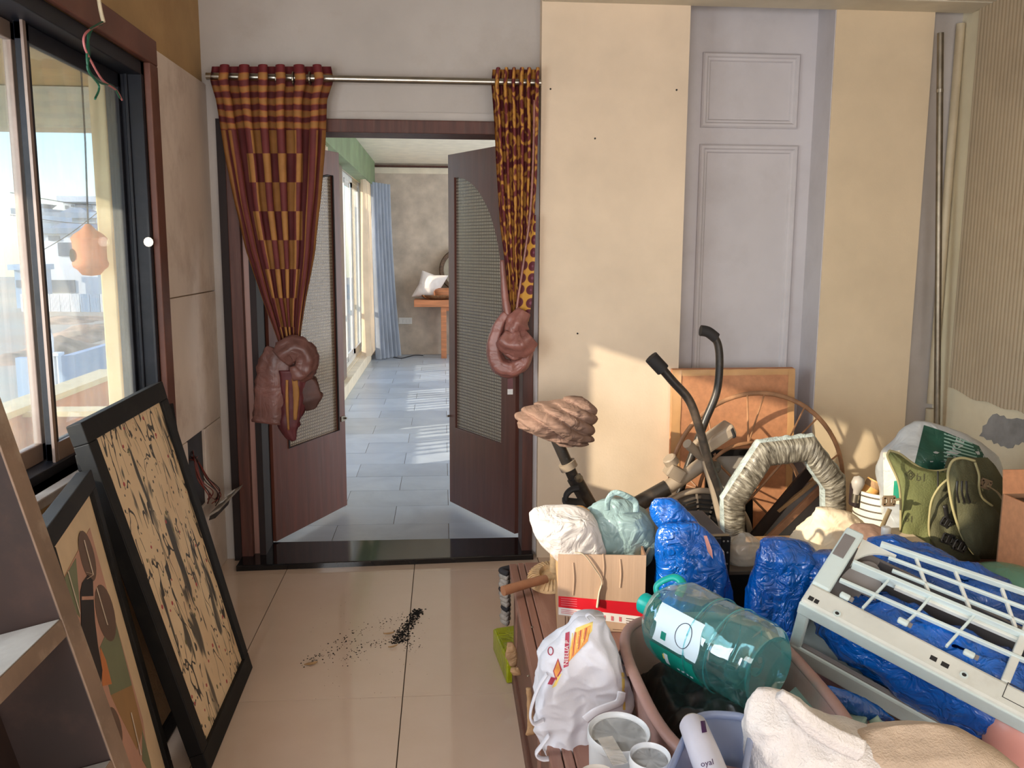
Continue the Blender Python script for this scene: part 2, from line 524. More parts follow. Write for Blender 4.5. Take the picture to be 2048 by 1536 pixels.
M('bike_black', (50, 45, 42), .38, var=.2, vs=6, dirt=.55, dcol=(128, 108, 90), ds=7)
M('bike_grey', (174, 156, 136), .5, var=.08, dirt=.5, dcol=(140, 116, 92), ds=6)
M('bike_cage', (86, 76, 68), .5, var=.1, dirt=.6, dcol=(140, 118, 96), ds=6)
M('rubber', (44, 40, 40), .75, var=.2)
M('cane', (190, 140, 102), .5, var=.2, vs=12)
M('carton_flat', (204, 142, 102), .75, var=.07, vs=40, dirt=.3, dcol=(222, 160, 112), ds=5)
M('tape', (218, 168, 116), .3, var=.08, coat=.4)
M('vest_green', (112, 116, 70), .85, var=.14, vs=4, bump=.7, bs=160)
M('vest_dark', (84, 82, 56), .85, var=.14, vs=4, bump=.7, bs=160)
M('vest_pipe', (166, 156, 112), .8, var=.1)
M('buckle', (38, 36, 34), .35)
M('buckle_tan', (140, 118, 92), .5)
M('webbing', (150, 132, 100), .9, bump=.5, bs=120)
M('sack_silver', (206, 210, 212), .3, metal=.35, var=.1, crease=.5, bs=9)
M('sack_cream', (232, 222, 200), .7, var=.06, crease=.6, bs=12)
M('ink_grey', (190, 200, 196), .5)
M('pot_white', (236, 228, 208), .5, var=.05)
M('pot_line', (96, 86, 76), .6)
M('orange_tube', (232, 168, 92), .5, var=.1)
M('bowl_green', (150, 206, 184), .1, var=.05, alpha=.35)
M('film_clear', (230, 226, 220), .15, var=.05, alpha=.4, crease=.8, bs=14, spec=.8)
M('powder_beige', (204, 184, 164), .85, var=.06)
M('foil_wrap', (176, 170, 150), .25, metal=.25, var=.3, vs=26, stretch=(1, 1, 1), crease=.9, bs=24)
M('wrap_teal', (196, 208, 206), .25, var=.12, vs=14, crease=.9, bs=20)
M('paper_sheet', (226, 206, 178), .8, var=.05)
M('paper_blue', (120, 166, 216), .6)
M('pink_plastic', (214, 150, 138), .4, var=.05)
M('stick_wood', (168, 116, 84), .6, var=.2, vs=8, stretch=(1, 1, 1))
M('straw', (226, 186, 136), .75, var=.18, vs=30, bump=.6, bs=60)
M('lime_box', (176, 184, 20), .3, var=.2, vs=8, crease=.6, bs=18)
M('kraft', (178, 140, 100), .75, var=.12, crease=.5, bs=20)
M('yarn_grey', (170, 162, 154), .95, var=.2, vs=30, bump=.8, bs=90)
M('yarn_dark', (44, 42, 46), .9, var=.2)
M('soil', (22, 18, 16), .95, var=.3, vs=40, bump=.8, bs=90)
M('leaf_dry', (190, 150, 104), .7, var=.2, vs=20)
M('wire_red', (132, 44, 36), .5)
M('wire_black', (32, 26, 28), .5)
M('wire_green', (18, 84, 60), .5)
M('wire_pink', (190, 110, 110), .5)
M('satin_pink', (160, 104, 94), .38, var=.16, vs=6, crease=.5, bs=9, spec=.6)
M('satin_maroon', (104, 46, 50), .5, var=.2, vs=6)
M('lilac_cap', (206, 206, 220), .35, var=.05)
M('purple_ink', (64, 26, 84), .4)
M('teal_plastic', (20, 150, 120), .5)
M('container_blue', (178, 192, 224), .2, var=.06, alpha=.55)
M('dark_blue_tub', (44, 60, 84), .35, var=.1)
glass('glass_window', (246, 250, 251), .075, (226, 232, 228), gloss=.01)
glass('glass_clear', (248, 251, 251), .015, (236, 236, 226), gloss=.02)
glass('pet_teal', (214, 247, 248), .14, (130, 240, 246), gloss=.10, rough=.06, bump=.35, bs=9)

def tiles_mat(name, a, b, rough, veins=False):
    t = NT(name)
    info = t.node('ObjectInfo')
    v = t.co('Object')
    f = t.noise(v, 2.2 if veins else 1.5, 7, .6, .8 if veins else .2)
    c = t.ramp(f, [(.3, lin(a)), (.7, lin(b))])
    k = t.math('ADD', t.math('MULTIPLY', info.outputs['Random'], .22 if veins else .06), .9 if veins else .97)
    hv = t.node('HueSaturation'); t.link(c, hv.inputs['Color']); t.link(k, hv.inputs['Value'])
    d = t.noise(t.co('Object', loc=(2, 4, 0)), 1.1, 8, .7)
    t.base(hv.outputs[0])
    t.link(t.math('ADD', t.math('MULTIPLY', d, .14 if not veins else .22), rough - .04), t.b.inputs['Roughness'])
    if veins: t.bump(f, .25, .004)
    MATS[name] = t.m
tiles_mat('tile_floor', (218, 196, 178), (206, 182, 162), .035)
tiles_mat('tile_slate', (196, 209, 226), (170, 184, 204), .26, True)

def pane_mat(name, colr, line, glow):
    """Figured door glass: a grid of little squares pressed into it."""
    t = NT(name)
    v = t.co('Object')
    s = t.sep(v)
    def cell(x): return t.math('ABSOLUTE', t.math('SUBTRACT', t.math('FRACT', t.math('MULTIPLY', x, 1 / .0175)), .5))
    g = t.math('MAXIMUM', cell(s[2]), cell(t.math('ADD', s[0], s[1]) if False else s[0]))
    m = t.ramp(g, [(.28, (1, 1, 1, 1)), (.42, (0, 0, 0, 1))])
    c = t.mix(m, line, colr)
    t.base(c); t.b.inputs['Roughness'].default_value = .16
    t.bump(m, .6, .004)
    tr = t.node('BsdfTranslucent'); t.link(c, tr.inputs[0])
    tp = t.node('BsdfTransparent'); tp.inputs[0].default_value = lin((226, 220, 206))
    m0 = t.node('MixShader'); m0.inputs[0].default_value = .4; t.link(tr.outputs[0], m0.inputs[1]); t.link(tp.outputs[0], m0.inputs[2])
    mx = t.node('MixShader'); t.link(t.math('MULTIPLY', m, glow), mx.inputs[0])
    t.link(t.b.outputs[0], mx.inputs[1]); t.link(m0.outputs[0], mx.inputs[2]); t.link(mx.outputs[0], t.o.inputs[0])
    MATS[name] = t.m
pane_mat('pane_left', (222, 206, 184), (128, 108, 92), .35)
pane_mat('pane_right', (206, 196, 180), (92, 82, 74), .4)

def curtain_mats():
    t = NT('curtain_squares')
    s = t.sep(t.tc.outputs['UV'])
    u, v = s[0], s[1]
    gold, maroon, orange = (168, 116, 60), (106, 42, 42), (168, 92, 48)
    wob = t.noise(t.tc.outputs['UV'], 9, 3)
    top = t.math('SINE', t.math('ADD', t.math('MULTIPLY', v, 150), t.math('MULTIPLY', wob, 5)))
    ctop = t.ramp(t.math('ADD', t.math('MULTIPLY', top, .5), .5), [(.3, maroon), (.5, orange), (.75, gold)])
    ck = t.node('TexChecker'); ck.inputs['Scale'].default_value = 1
    ck.inputs[1].default_value = lin(gold); ck.inputs[2].default_value = lin(maroon)
    mp = t.node('Mapping'); mp.inputs['Scale'].default_value = (11, 10, 1); t.link(t.tc.outputs['UV'], mp.inputs[0]); t.link(mp.outputs[0], ck.inputs[0])
    edge = t.math('ABSOLUTE', t.math('SUBTRACT', u, .5))
    lines = t.math('SINE', t.math('MULTIPLY', edge, 95))
    cb = t.ramp(t.math('ADD', t.math('MULTIPLY', lines, .5), .5), [(.35, maroon), (.55, (166, 112, 56))])
    mid = t.mix(t.math('GREATER_THAN', edge, .30), ck.outputs[0], cb)
    c = t.mix(t.math('LESS_THAN', v, .22), mid, ctop)
    c = t.mix(t.math('LESS_THAN', v, .025), c, (110, 28, 34))
    c = t.mix(.35, c, t.ramp(t.noise(t.tc.outputs['UV'], 18, 5), [(.3, (255, 255, 255)), (.7, (150, 130, 110))]), 'MULTIPLY')
    t.base(c); t.b.inputs['Roughness'].default_value = .75
    MATS['curtain_squares'] = t.m
    t = NT('curtain_paisley')
    mp = t.node('Mapping'); mp.inputs['Scale'].default_value = (9, 13, 1); t.link(t.tc.outputs['UV'], mp.inputs[0])
    vo = t.node('TexVoronoi'); vo.inputs['Scale'].default_value = 1.3; vo.inputs['Randomness'].default_value = .6; t.link(mp.outputs[0], vo.inputs['Vector'])
    wv = t.noise(mp.outputs[0], 1.6, 2, .5, 2.5)
    rings = t.ramp(t.math('ADD', vo.outputs['Distance'], t.math('MULTIPLY', wv, .25)), [(.16, (196, 140, 66)), (.26, (98, 30, 36)), (.50, (104, 34, 38)), (.58, (190, 136, 60)), (.7, (180, 124, 52)), (.76, (104, 36, 40))])
    t.base(rings); t.b.inputs['Roughness'].default_value = .7
    MATS['curtain_paisley'] = t.m
    t = NT('curtain_dots')
    mp = t.node('Mapping'); mp.inputs['Scale'].default_value = (1.2, 9, 1); t.link(t.tc.outputs['UV'], mp.inputs[0])
    vo = t.node('TexVoronoi'); vo.inputs['Scale'].default_value = 1; vo.inputs['Randomness'].default_value = .15; t.link(mp.outputs[0], vo.inputs['Vector'])
    c = t.ramp(vo.outputs['Distance'], [(.1, (120, 60, 80)), (.16, (84, 22, 34)), (.38, (92, 26, 36)), (.44, (200, 146, 56))])
    t.base(c); t.b.inputs['Roughness'].default_value = .7
    MATS['curtain_dots'] = t.m
curtain_mats()

def art_ink():
    """Ink splashes on cream paper: broad strokes, thin lines, red and olive drops."""
    t = NT('art_splatter')
    uv = t.tc.outputs['UV']
    def mp(scale, rot=0, loc=(0, 0, 0)):
        m = t.node('Mapping'); m.inputs['Scale'].default_value = scale; m.inputs['Rotation'].default_value = (0, 0, rot); m.inputs['Location'].default_value = loc
        t.link(uv, m.inputs[0]); return m.outputs[0]
    c = t.ramp(t.noise(mp((3, 5, 1)), 1, 4), [(.3, (236, 210, 172)), (.7, (222, 190, 150))])
    def lay(c, vec, sc, lo, hi, col, det=3, dist=0):
        f = t.noise(vec, sc, det, .55, dist)
        return t.mix(t.ramp(f, [(lo, (0, 0, 0, 1)), (hi, (1, 1, 1, 1))]), c, col)
    c = lay(c, mp((4.6, 1.7, 1), .3), 1.5, .59, .64, (98, 88, 76), 3, .5)
    c = lay(c, mp((7, 1.5, 1), .22, (3, 1, 0)), 1.3, .625, .655, (66, 60, 52), 2)
    c = lay(c, mp((5, 3, 1), -.4, (9, 2, 0)), 1.3, .625, .67, (86, 78, 66), 2, .4)
    for k, (rot, off, th) in enumerate(((.35, 0, .009), (-.4, 4, .008), (.9, 8, .006))):
        f = t.noise(mp((4.5, 2.2, 1), rot, (off, off * .7, 0)), 1.3, 2, .5, .3)
        d = t.math('ABSOLUTE', t.math('SUBTRACT', f, .5))
        g = t.noise(mp((2, 3, 1), 0, (off + 2, 5, 0)), 1.5, 2)
        m = t.math('MULTIPLY', t.math('LESS_THAN', d, th), t.math('GREATER_THAN', g, .5))
        c = t.mix(m, c, (62, 54, 48))
    for sc, loc, col, r in (((13, 24, 1), (1, 2, 0), (176, 60, 62), .17), ((15, 20, 1), (6, 3, 0), (104, 100, 58), .16), ((22, 34, 1), (2, 8, 0), (66, 56, 50), .2)):
        vo = t.node('TexVoronoi'); vo.inputs['Scale'].default_value = 1; t.link(mp(sc, .1, loc), vo.inputs['Vector'])
        pick = t.sep(vo.outputs['Color'])[0]
        m = t.math('MULTIPLY', t.math('LESS_THAN', vo.outputs['Distance'], r), t.math('GREATER_THAN', pick, .6))
        c = t.mix(m, c, col)
    t.base(c); t.b.inputs['Roughness'].default_value = .5
    MATS['art_splatter'] = t.m
art_ink()
for nm, c in (('art_cream', (232, 204, 166)), ('art_pink', (206, 156, 134)), ('art_green', (128, 132, 100)), ('art_brown', (112, 86, 70)),
              ('art_orange', (212, 128, 70)), ('art_black', (30, 18, 18)), ('art_olive', (170, 130, 82)), ('art_line', (226, 206, 186)), ('art_red', (206, 84, 74))):
    M(nm, c, .6, var=.05, vs=8)
def sack_mat():
    t = NT('sack_green')
    s = t.sep(t.tc.outputs['UV'])
    st = t.math('GREATER_THAN', t.math('SINE', t.math('MULTIPLY', s[1], 120)), .1)
    inb = t.math('MULTIPLY', t.math('GREATER_THAN', s[0], .62), t.math('LESS_THAN', s[0], .97))
    c = t.mix(t.math('MULTIPLY', st, inb), (46, 98, 84), (150, 190, 178))
    t.base(c); t.b.inputs['Roughness'].default_value = .28; t.b.inputs['Metallic'].default_value = .25
    a = t.noise(t.co(), 9, 3, .5, 1.2); t.bump(t.math('ABSOLUTE', t.math('SUBTRACT', a, .5)), .6, .02)
    MATS['sack_green'] = t.m
sack_mat()
m = MATS
M('satin_brown', (132, 88, 80), .42, var=.2, vs=6, crease=.5, bs=9)
M('satin_dark', (92, 58, 50), .6, var=.25, vs=8)
M('curtain_gold', (176, 122, 60), .7, var=.2)
# ------------------------------------------------------------------ the room
XL, XB, XR, YD, YP, ZC = -1.10, -1.083, 2.52, 4.28, 4.20, 2.78
def sbox(name, lo, hi, mat, parent=None, bevel=0, kind=True):
    o = MB().box(lo, hi).build(name, m[mat], parent, bevel=bevel)
    return struct(o) if (kind and parent is None) else o

fl = sbox('floor', (XL - .2, -2.6, -.12), (XR + .1, 4.425, -.006), 'joint_dark')
tw, tl, gp = .612, 1.2, .0018
tm = None
for i in range(7):
    for j in range(6):
        x0 = -.15 - tw * 2 + i * tw; y0 = 2.85 - tl * 4 + j * tl
        x1, y1 = x0 + tw, y0 + tl
        x0, x1, y1 = max(x0, XL - .1), min(x1, XR), min(y1, 4.42)
        if x1 <= x0 or y1 <= y0 + .01: continue
        MB().box((x0 + gp, y0 + gp, -.012), (x1 - gp, y1 - gp, 0)).build('tile', m['tile_floor'], fl)

W0, W1, Z0, Z1 = 1.35, 3.42, .87, 2.20       # the window opening in the left wall
wl = MB()
wl.box((XL - .12, -2.6, 0), (XL, W0, ZC)).box((XL - .12, W1, 0), (XL, YD + .2, ZC)).box((XL - .12, W0, 0), (XL, W1, Z0)).box((XL - .12, W0, Z1), (XL, W1, ZC))
wl = struct(wl.build('wall_left', m['plaster_ochre']))
hz0, hz1, hy0, hy1 = .38, .72, 3.72, 3.98     # the open switch box hole
pb = [((W1 + .088, hz1 + .004), (YD, 1.33)), ((W1 + .088, 1.334), (YD, 2.275)), ((hy1 + .003, .0), (YD, hz1)), ((W1 + .088, 0), (hy0 - .003, hz1)), ((hy0, 0), (hy1, hz0)), ((-2.6, 0), (W1 + .085, Z0 - .06))]
for (a, b), (c, d) in pb:
    MB().box((XL, a, b), (XB, c, d)).build('cladding_panel', m['board_bare'], wl, bevel=.003)
sbx = MB().box((XL - .03, hy0, hz0), (XL + .004, hy1, hz1)).build('switch_recess', m['wood_dark'], wl)

wb = MB()
wb.box((XL, YD, 2.12), (.445, YD + .16, ZC)).box((XL, YD, 0), (-.99, YD + .16, 2.12)).box((.445, YD, 0), (1.13, YD + .16, ZC))
wb.box((2.32, YD, 0), (XR, YD + .16, ZC)).box((1.13, 4.42, 0), (1.88, 4.5, ZC)).box((1.88, YD, 0), (2.32, YD + .2, ZC))
wb = struct(wb.build('wall_back', m['plaster_grey']))
struct(MB().box((1.153, 4.40, 0), (1.853, 4.42, ZC)).build('wall_niche', m['plaster_lilac']))
struct(MB().box((.459, YP, 0), (1.153, YD + .14, ZC)).build('trim_1', m['paper_yellow']))
t2 = MB().box((1.853, YP, 0), (2.335, YD + .14, ZC))
struct(t2.build('trim_2', m['paper_ochre']))
struct(MB().box((1.849, YP + .004, 0), (1.8531, 4.40, ZC)).build('trim_3', m['plaster_lilac']))
# the two mouldings on the niche wall
def moulding(name, x0, x1, z0, z1, y=4.40):
    mb = MB()
    wd, dp = .042, .022
    for a, b, c in ((0, 1, dp), (.018, 1, dp * .6)):
        pass
    prof = [(0, 0), (0, dp * .6), (.008, dp), (.02, dp), (.026, dp * .55), (.036, dp * .45), (wd, 0)]
    cs = [(x0, z0, 1, 1), (x1, z0, -1, 1), (x1, z1, -1, -1), (x0, z1, 1, -1)]
    vs = [V((x + sx * p, y - d, z + sz * p)) for (x, z, sx, sz) in cs for p, d in prof]
    n = len(prof)
    fs = [(i * n + k, ((i + 1) % 4) * n + k, ((i + 1) % 4) * n + k + 1, i * n + k + 1) for i in range(4) for k in range(n - 1)]
    mb.add(vs, fs)
    return struct(mb.build(name, m['plaster_lilac']))
a, b = P(1402, 104, Y=4.4), P(1598, 248, Y=4.4)
moulding('trim_4', 1.275, 1.765, 2.135, 2.492)
moulding('trim_5', 1.275, 1.778, .75, 2.055)
wr = struct(MB().box((XR, -2.6, 0), (XR + .12, YD + .16, ZC)).build('wall_right', m['plaster_cream']))
# ribbed panel with a torn lower edge
def ribfn(u, v):
    y = lerp(1.6, 4.12, u)
    zb = .86 - .05 * (4.12 - y) + .02 * noise.noise(V((y * 6, 0, 0)))
    return V((XR - .012 - .006 * abs(math.sin(PI * y / .026)), y, lerp(zb, 2.66, v)))
MB().grid(ribfn, 580, 2).build('ribbed_panel', m['ribbed'], wr)
pts = [(1959, 872), (1965, 864), (1966, 852), (1974, 848), (1978, 838), (1986, 829), (1994, 827), (2000, 832), (2008, 831), (2013, 837), (2024, 838), (2034, 836), (2046, 839), (2075, 834), (2080, 880), (2056, 886), (2044, 884), (2038, 890), (2030, 889), (2026, 896), (2016, 897), (2008, 892), (2002, 893), (1996, 886), (1988, 888), (1984, 880), (1974, 880), (1968, 874)]
MB().prism([P(x, y, X=XR - .001) for x, y in pts], (-.002, 0, 0)).build('bare_patch', m['cement_bare'], wr)
struct(MB().box((XL - .2, -2.7, 0), (XR + .1, -2.6, ZC)).build('wall_rear', m['plaster_cream']))
struct(MB().box((XL - .2, -2.7, ZC), (XR + .1, YD + .2, ZC + .1)).build('ceiling', m['ceiling_white']))
struct(MB().box((.459, 4.02, 2.655), (XR, YP + .01, ZC)).build('trim_6', m['cornice_white'], bevel=.006))
struct(MB().box((2.28, -2.6, 2.657), (XR, 4.02, ZC)).build('trim_7', m['cornice_white'], bevel=.006))
# nail holes in the yellow strip
for x, y in ((1101, 178), (1353, 180), (1190, 277), (1155, 667)):
    p = P(x, y, Y=YP)
    MB().lathe([(.0045, 0), (.004, .005), (0, .007)], p + V((0, .001, 0)), (0, -1, 0), 8).build('wall_plug', m['cord_dark'], bpy.data.objects['trim_1'])

# ---- the window: brown trim, black frame, two sliding sashes
wt = MB()
T = .092
XT = XB + .022
for lo, hi in (((XB - .002, W1, Z0 - .05), (XT, W1 + T, Z1)), ((XB - .002, W0 - T, Z1), (XT, W1 + T, Z1 + T)), ((XB - .002, W0 - T, Z0 - .05), (XT, W0, Z1))):
    wt.box(lo, hi)
struct(wt.build('trim_8', m['trim_brown'], bevel=.004))
wf = MB()
for lo, hi in (((-1.215, W1 - .03, Z0), (-1.085, W1, Z1)), ((-1.225, W0, Z1 - .05), (-1.085, W1, Z1)), ((-1.225, W0, Z0), (-1.085, W0 + .05, Z1)), ((-1.225, W0, Z0), (-1.14, W1, Z0 + .03)),
               ((-1.145, W1 - .042, Z0), (-1.132, W1 - .02, Z1))):
    wf.box(lo, hi)
win = struct(wf.build('window_1', m['black_alu'], bevel=.003))
def sash(x, y0, y1, nm):
    fr = MB()
    for lo, hi in (((x - .012, y0, Z0 + .03), (x + .012, y0 + .04, Z1 - .05)), ((x - .012, y1 - .03, Z0 + .03), (x + .012, y1, Z1 - .05)),
                   ((x - .012, y0, Z0 + .03), (x + .012, y1, Z0 + .085)), ((x - .012, y0, Z1 - .1), (x + .012, y1, Z1 - .05))):
        fr.box(lo, hi)
    f = fr.build('sash', m[nm], win, bevel=.003)
    MB().box((x - .002, y0 + .035, Z0 + .08), (x + .002, y1 - .025, Z1 - .095)).build('pane', m['glass_window'], f)
sash(-1.17, 2.64, W1 - .03, 'black_alu')
sash(-1.205, W0 + .05, 2.675, 'taupe_alu')
MB().box((-1.158, 2.627, Z0 + .03), (-1.150, 2.645, Z1 - .05)).build('stile_cover', m['taupe_alu'], win)
MB().box((-1.158, 2.65, Z0 + .03), (-1.150, W1 - .06, Z0 + .085)).build('rail_cover', m['taupe_alu'], win)
struct(MB().box((-1.23, W0 - .05, Z0 - .03), (-1.068, W1 + .02, Z0)).build('trim_9', m['marble_sill'], bevel=.004))
# latch plate with a white dab on the black jamb
MB().lathe([(0, 0), (.016, .003), (.018, .006), (0, .008)], P(298, 484, Y=W1 - .03), (0, -1, 0), 12).build('screw_cover', m['print_white'], win)

# ---- door frame, threshold, leaves
df = MB()
for lo, hi in (((-1.0, YD - .05, 0), (-.945, YD + .16, 2.12)), ((.385, YD - .05, 0), (.437, YD + .16, 2.12)), ((-1.0, YD - .05, 2.065), (.437, YD + .16, 2.125))):
    df.box(lo, hi)
d1 = struct(df.build('door_1', m['wood_frame'], bevel=.004))
MB().box((-.945, YD - .01, 0), (-.915, YD + .15, 2.066)).build('door_stop', m['wood_reflection'], d1)
MB().box((-.915, YD - .035, 0), (-.885, YD + .15, 2.066)).build('door_stop', m['wood_dark'], d1)
MB().box((-1.04, YD - .03, 0), (-1.0, YD + .01, 2.12)).build('architrave', m['wood_dark'], d1)
MB().box((.437, YD - .03, 0), (.459, YD + .01, 2.14)).build('architrave', m['plaster_lilac'], d1)
MB().box((-1.0, YD - .01, 2.125), (.459, YD + .002, 2.165)).build('head_casing', m['plaster_grey'], d1)
ts = MB()
ts.hexa([(-1.0, 4.10, -.01), (.44, 4.17, -.01), (.44, 4.44, -.01), (-1.0, 4.44, -.01), (-1.0, 4.10, .028), (.44, 4.17, .028), (.44, 4.44, .028), (-1.0, 4.44, .028)])
struct(ts.build('trim_10', m['granite_black'], bevel=.004))

def leaf(name, hinge, free, zt, wood, pane, arch_free, pm):
    """Door leaf along hinge->free: stiles and rails around a figured pane whose top is a quarter arch rising to the free edge."""
    h, f = V((hinge[0], hinge[1], 0)), V((free[0], free[1], 0))
    L = (f - h).length
    ang = math.atan2(f.y - h.y, f.x - h.x)
    th = .036
    z0 = .035
    a0, a1, pz0, pz1, pzr = .14, L - .07, .50, 1.33, 1.93
    outer = [(0, z0), (L, z0), (L, zt), (0, zt)]
    arch = []
    N = 14
    for k in range(N + 1):
        q = PI / 2 * k / N
        arch.append((a1 - (a1 - a0) * math.sin(q), pz1 + (pzr - pz1) * math.cos(q)))
    inner = [(a1, pz0)] + arch + [(a0, pz0)]      # from bottom free, up, over, down the hinge side
    # face built as strips between the outer and inner loops
    def ring(y):
        return [V((x, y, z)) for x, z in inner]
    mb = MB()
    n = len(inner)
    po = []
    for x, z in inner:                             # matching outer points
        po.append((x, z))
    def outp(i):
        x, z = inner[i]
        if i == 0: return (L, z0)
        if i == n - 1: return (0, z0)
        if i == 1: return (L, zt)
        if i == n - 2: return (0, zt)
        t_ = (i - 1) / (n - 3)
        return (lerp(L, 0, t_), zt)
    vs = []
    for y in (-th / 2, th / 2):
        vs += [V((x, y, z)) for x, z in inner] + [V((outp(i)[0], y, outp(i)[1])) for i in range(n)]
    fs = []
    for i in range(n):
        j = (i + 1) % n
        fs.append((i, j, n + j, n + i))
        fs.append((2 * n + i, 3 * n + i, 3 * n + j, 2 * n + j))
        fs.append((i, 2 * n + i, 2 * n + j, j))
        fs.append((n + i, n + j, 3 * n + j, 3 * n + i))
    mb.add(vs, fs)
    mb.box((.02, -th / 2 + .001, z0 + .02), (L - .02, th / 2 - .001, z0 + .03))
    o = mb.build(name, m[wood], origin=(0, 0, 0), bevel=.002)
    o.location = (h.x, h.y, 0); o.rotation_euler = (0, 0, ang)
    struct(o)
    pl = MB().prism([(x, -.004, z) for x, z in inner], (0, .008, 0))
    pl.build('figured_pane', m[pm], o)
    bd = MB().tube([V((x, -th / 2 if True else 0, z)) for x, z in inner], .006, 6, closed=True)
    bd.build('pane_bead', m['wood_dark'], o)
    bo = MB().tube([(L - .01, sg * .03, .56) for sg in (-1.2, 1.2)], .006, 8)
    bo.box((L - .05, -.024, .545), (L - .005, -.018, .575))
    bo.build('tower_bolt', m['steel_dull'], o)
    return o
leaf('door_2', (-.885, 4.43), (-.592, 5.07), 2.06, 'wood_leaf', None, True, 'pane_left')
leaf('door_3', (.385, 4.48), (.046, 5.11), 2.06, 'wood_leaf_bluelit', None, True, 'pane_right')

# ------------------------------------------------------------------ the far room
YF, ZF = 12.9, 2.74
ff = sbox('floor_hall', (XL - .2, 4.43, -.12), (4.2, YF + .1, -.004), 'joint_dark')
r0, rh = 4.44, .352
for j in range(24):
    y0 = r0 + j * rh; y1 = min(y0 + rh, YF)
    x = XL - (.31 if j % 2 else .0) - .12
    while x < 1.0:
        a, b = max(x, XL), min(x + .62, 1.0)
        if b > XL + .02: MB().box((a + .0016, y0 + .0016, -.01), (b - .0016, y1 - .0016, random.uniform(-.001, .001))).build('slate_tile', m['tile_slate'], ff)
        x += .62
MB().box((1.0, r0, -.01), (4.2, YF, 0)).build('slate_field', m['tile_slate'], ff)
struct(MB().box((XL - .2, YF, 0), (4.3, YF + .15, 3)).build('wall_far', m['far_wall']))
struct(MB().box((4.2, 4.4, 0), (4.3, YF, 3)).build('wall_hall', m['far_cream']))
struct(MB().box((.46, YD + .161, 0), (4.3, YD + .2, 3)).build('wall_hall_back', m['far_cream']))
struct(MB().box((XL - .2, YD + .2, ZF), (4.3, YF + .1, ZF + .1)).build('ceiling_hall', m['far_cream']))
struct(MB().box((XL, YF - .03, 2.60), (4.2, YF, ZF - .055)).build('trim_11', m['far_cream'], bevel=.004))
struct(MB().box((XL, YF - .05, ZF - .05), (4.2, YF, ZF - .03)).build('trim_12', m['wood_frame']))
wl2 = MB()
for lo, hi in (((XL - .16, YD + .16, 0), (XL, 5.65, 3)), ((XL - .16, 9.25, 0), (XL, 9.70, 3)), ((XL - .16, 12.35, 0), (XL, YF, 3)), ((XL - .16, 5.65, 0), (XL, 12.35, .14)), ((XL - .16, 5.65, 2.42), (XL, 12.35, 3))):
    wl2.box(lo, hi)
struct(wl2.build('wall_hall_left', m['far_cream']))
struct(MB().box((XL, 5.65, 0), (XL + .09, 12.4, .13)).build('trim_13', m['far_cream'], bevel=.006))
struct(MB().box((XL - .005, 9.25, .13), (XL + .03, 9.70, 2.5)).build('trim_14', m['taupe_alu'], bevel=.006))
def hall_window(name, y0, y1, n):
    mb = MB()
    for lo, hi in (((XL - .1, y0, .14), (XL - .04, y0 + .06, 2.42)), ((XL - .1, y1 - .06, .14), (XL - .04, y1, 2.42)), ((XL - .1, y0, .14), (XL - .04, y1, .19)), ((XL - .1, y0, 2.36), (XL - .04, y1, 2.42))):
        mb.box(lo, hi)
    o = struct(mb.build(name, m['white_alu'], bevel=.004))
    for k in range(n):
        a = lerp(y0 + .06, y1 - .06, k / n); b = lerp(y0 + .06, y1 - .06, (k + 1) / n)
        x = XL - .06 - .025 * (k % 2)
        s = MB()
        for lo, hi in (((x - .01, a, .19), (x + .01, a + .05, 2.36)), ((x - .01, b - .05, .19), (x + .01, b, 2.36)), ((x - .01, a, .19), (x + .01, b, .25)), ((x - .01, a, 2.3), (x + .01, b, 2.36))):
            s.box(lo, hi)
        so = s.build('sash', m['white_alu'], o)
        MB().box((x - .002, a + .05, .25), (x + .002, b - .05, 2.3)).build('pane', m['glass_clear'], so)
    return o
hall_window('window_2', 5.65, 9.25, 4)
hall_window('window_3', 9.70, 12.35, 3)
pel = MB().box((XL, 5.0, 2.40), (-.95, 12.7, ZF))
struct(pel.build('trim_15', m['green_board'], bevel=.004))
# balcony rail outside the hall windows
rail = thing('balcony_railing', 'white metal railing of thin upright bars outside the hall windows', 'railing', (-2.0, 9.0, -.1))
MB().box((-2.03, 5.65, .95), (-1.97, 13.2, 1.0)).build('top_rail', m['white_alu'], rail)
MB().box((-2.02, 5.65, .02), (-1.98, 13.2, .06)).build('bottom_rail', m['white_alu'], rail)
bar0 = MB().box((-2.012, 5.65, .05), (-1.988, 5.70, 2.35)).build('baluster', m['white_alu'], rail)
for k in range(1, 53):
    c = bar0.copy(); COL.objects.link(c); c.location.y = k * .142
struct(MB().box((-2.4, 4.6, -.25), (-1.26, 13.3, -.1)).build('trim_16', m['concrete_cream']))
# ------------------------------------------------------------------ balcony and town beyond the window
bal = MB().box((-2.45, .2, -.2), (-1.225, 5.0, -.05))
struct(bal.build('floor_balcony', m['concrete_cream']))
struct(MB().box((-2.47, .2, -.05), (-2.33, 6.5, .625)).build('wall_parapet', m['parapet_orange']))
struct(MB().box((-2.49, .2, .625), (-2.31, 6.5, .66)).build('trim_17', m['concrete_cream']))
struct(MB().box((-2.33, 4.98, -.05), (-1.62, 5.1, .60)).build('wall_parapet_end', m['parapet_orange']))
struct(MB().box((-2.33, 4.96, .60), (-1.62, 5.12, .63)).build('trim_18', m['concrete_cream']))
struct(MB().box((-2.5, .2, 2.215), (-1.225, 4.3, 2.5)).build('ceiling_balcony', m['concrete_under']))
struct(MB().box((-2.5, 4.02, 2.04), (-1.3, 4.2, 2.21)).build('beam_cross', m['concrete_white'])); bpy.data.objects['beam_cross']['kind'] = 'structure'
struct(MB().box((-2.45, .2, 2.07), (-2.35, 4.0, 2.21)).build('sun_stop_beam', m['concrete_cream']))  # unseen beam added to cut the top edge of the sun patch
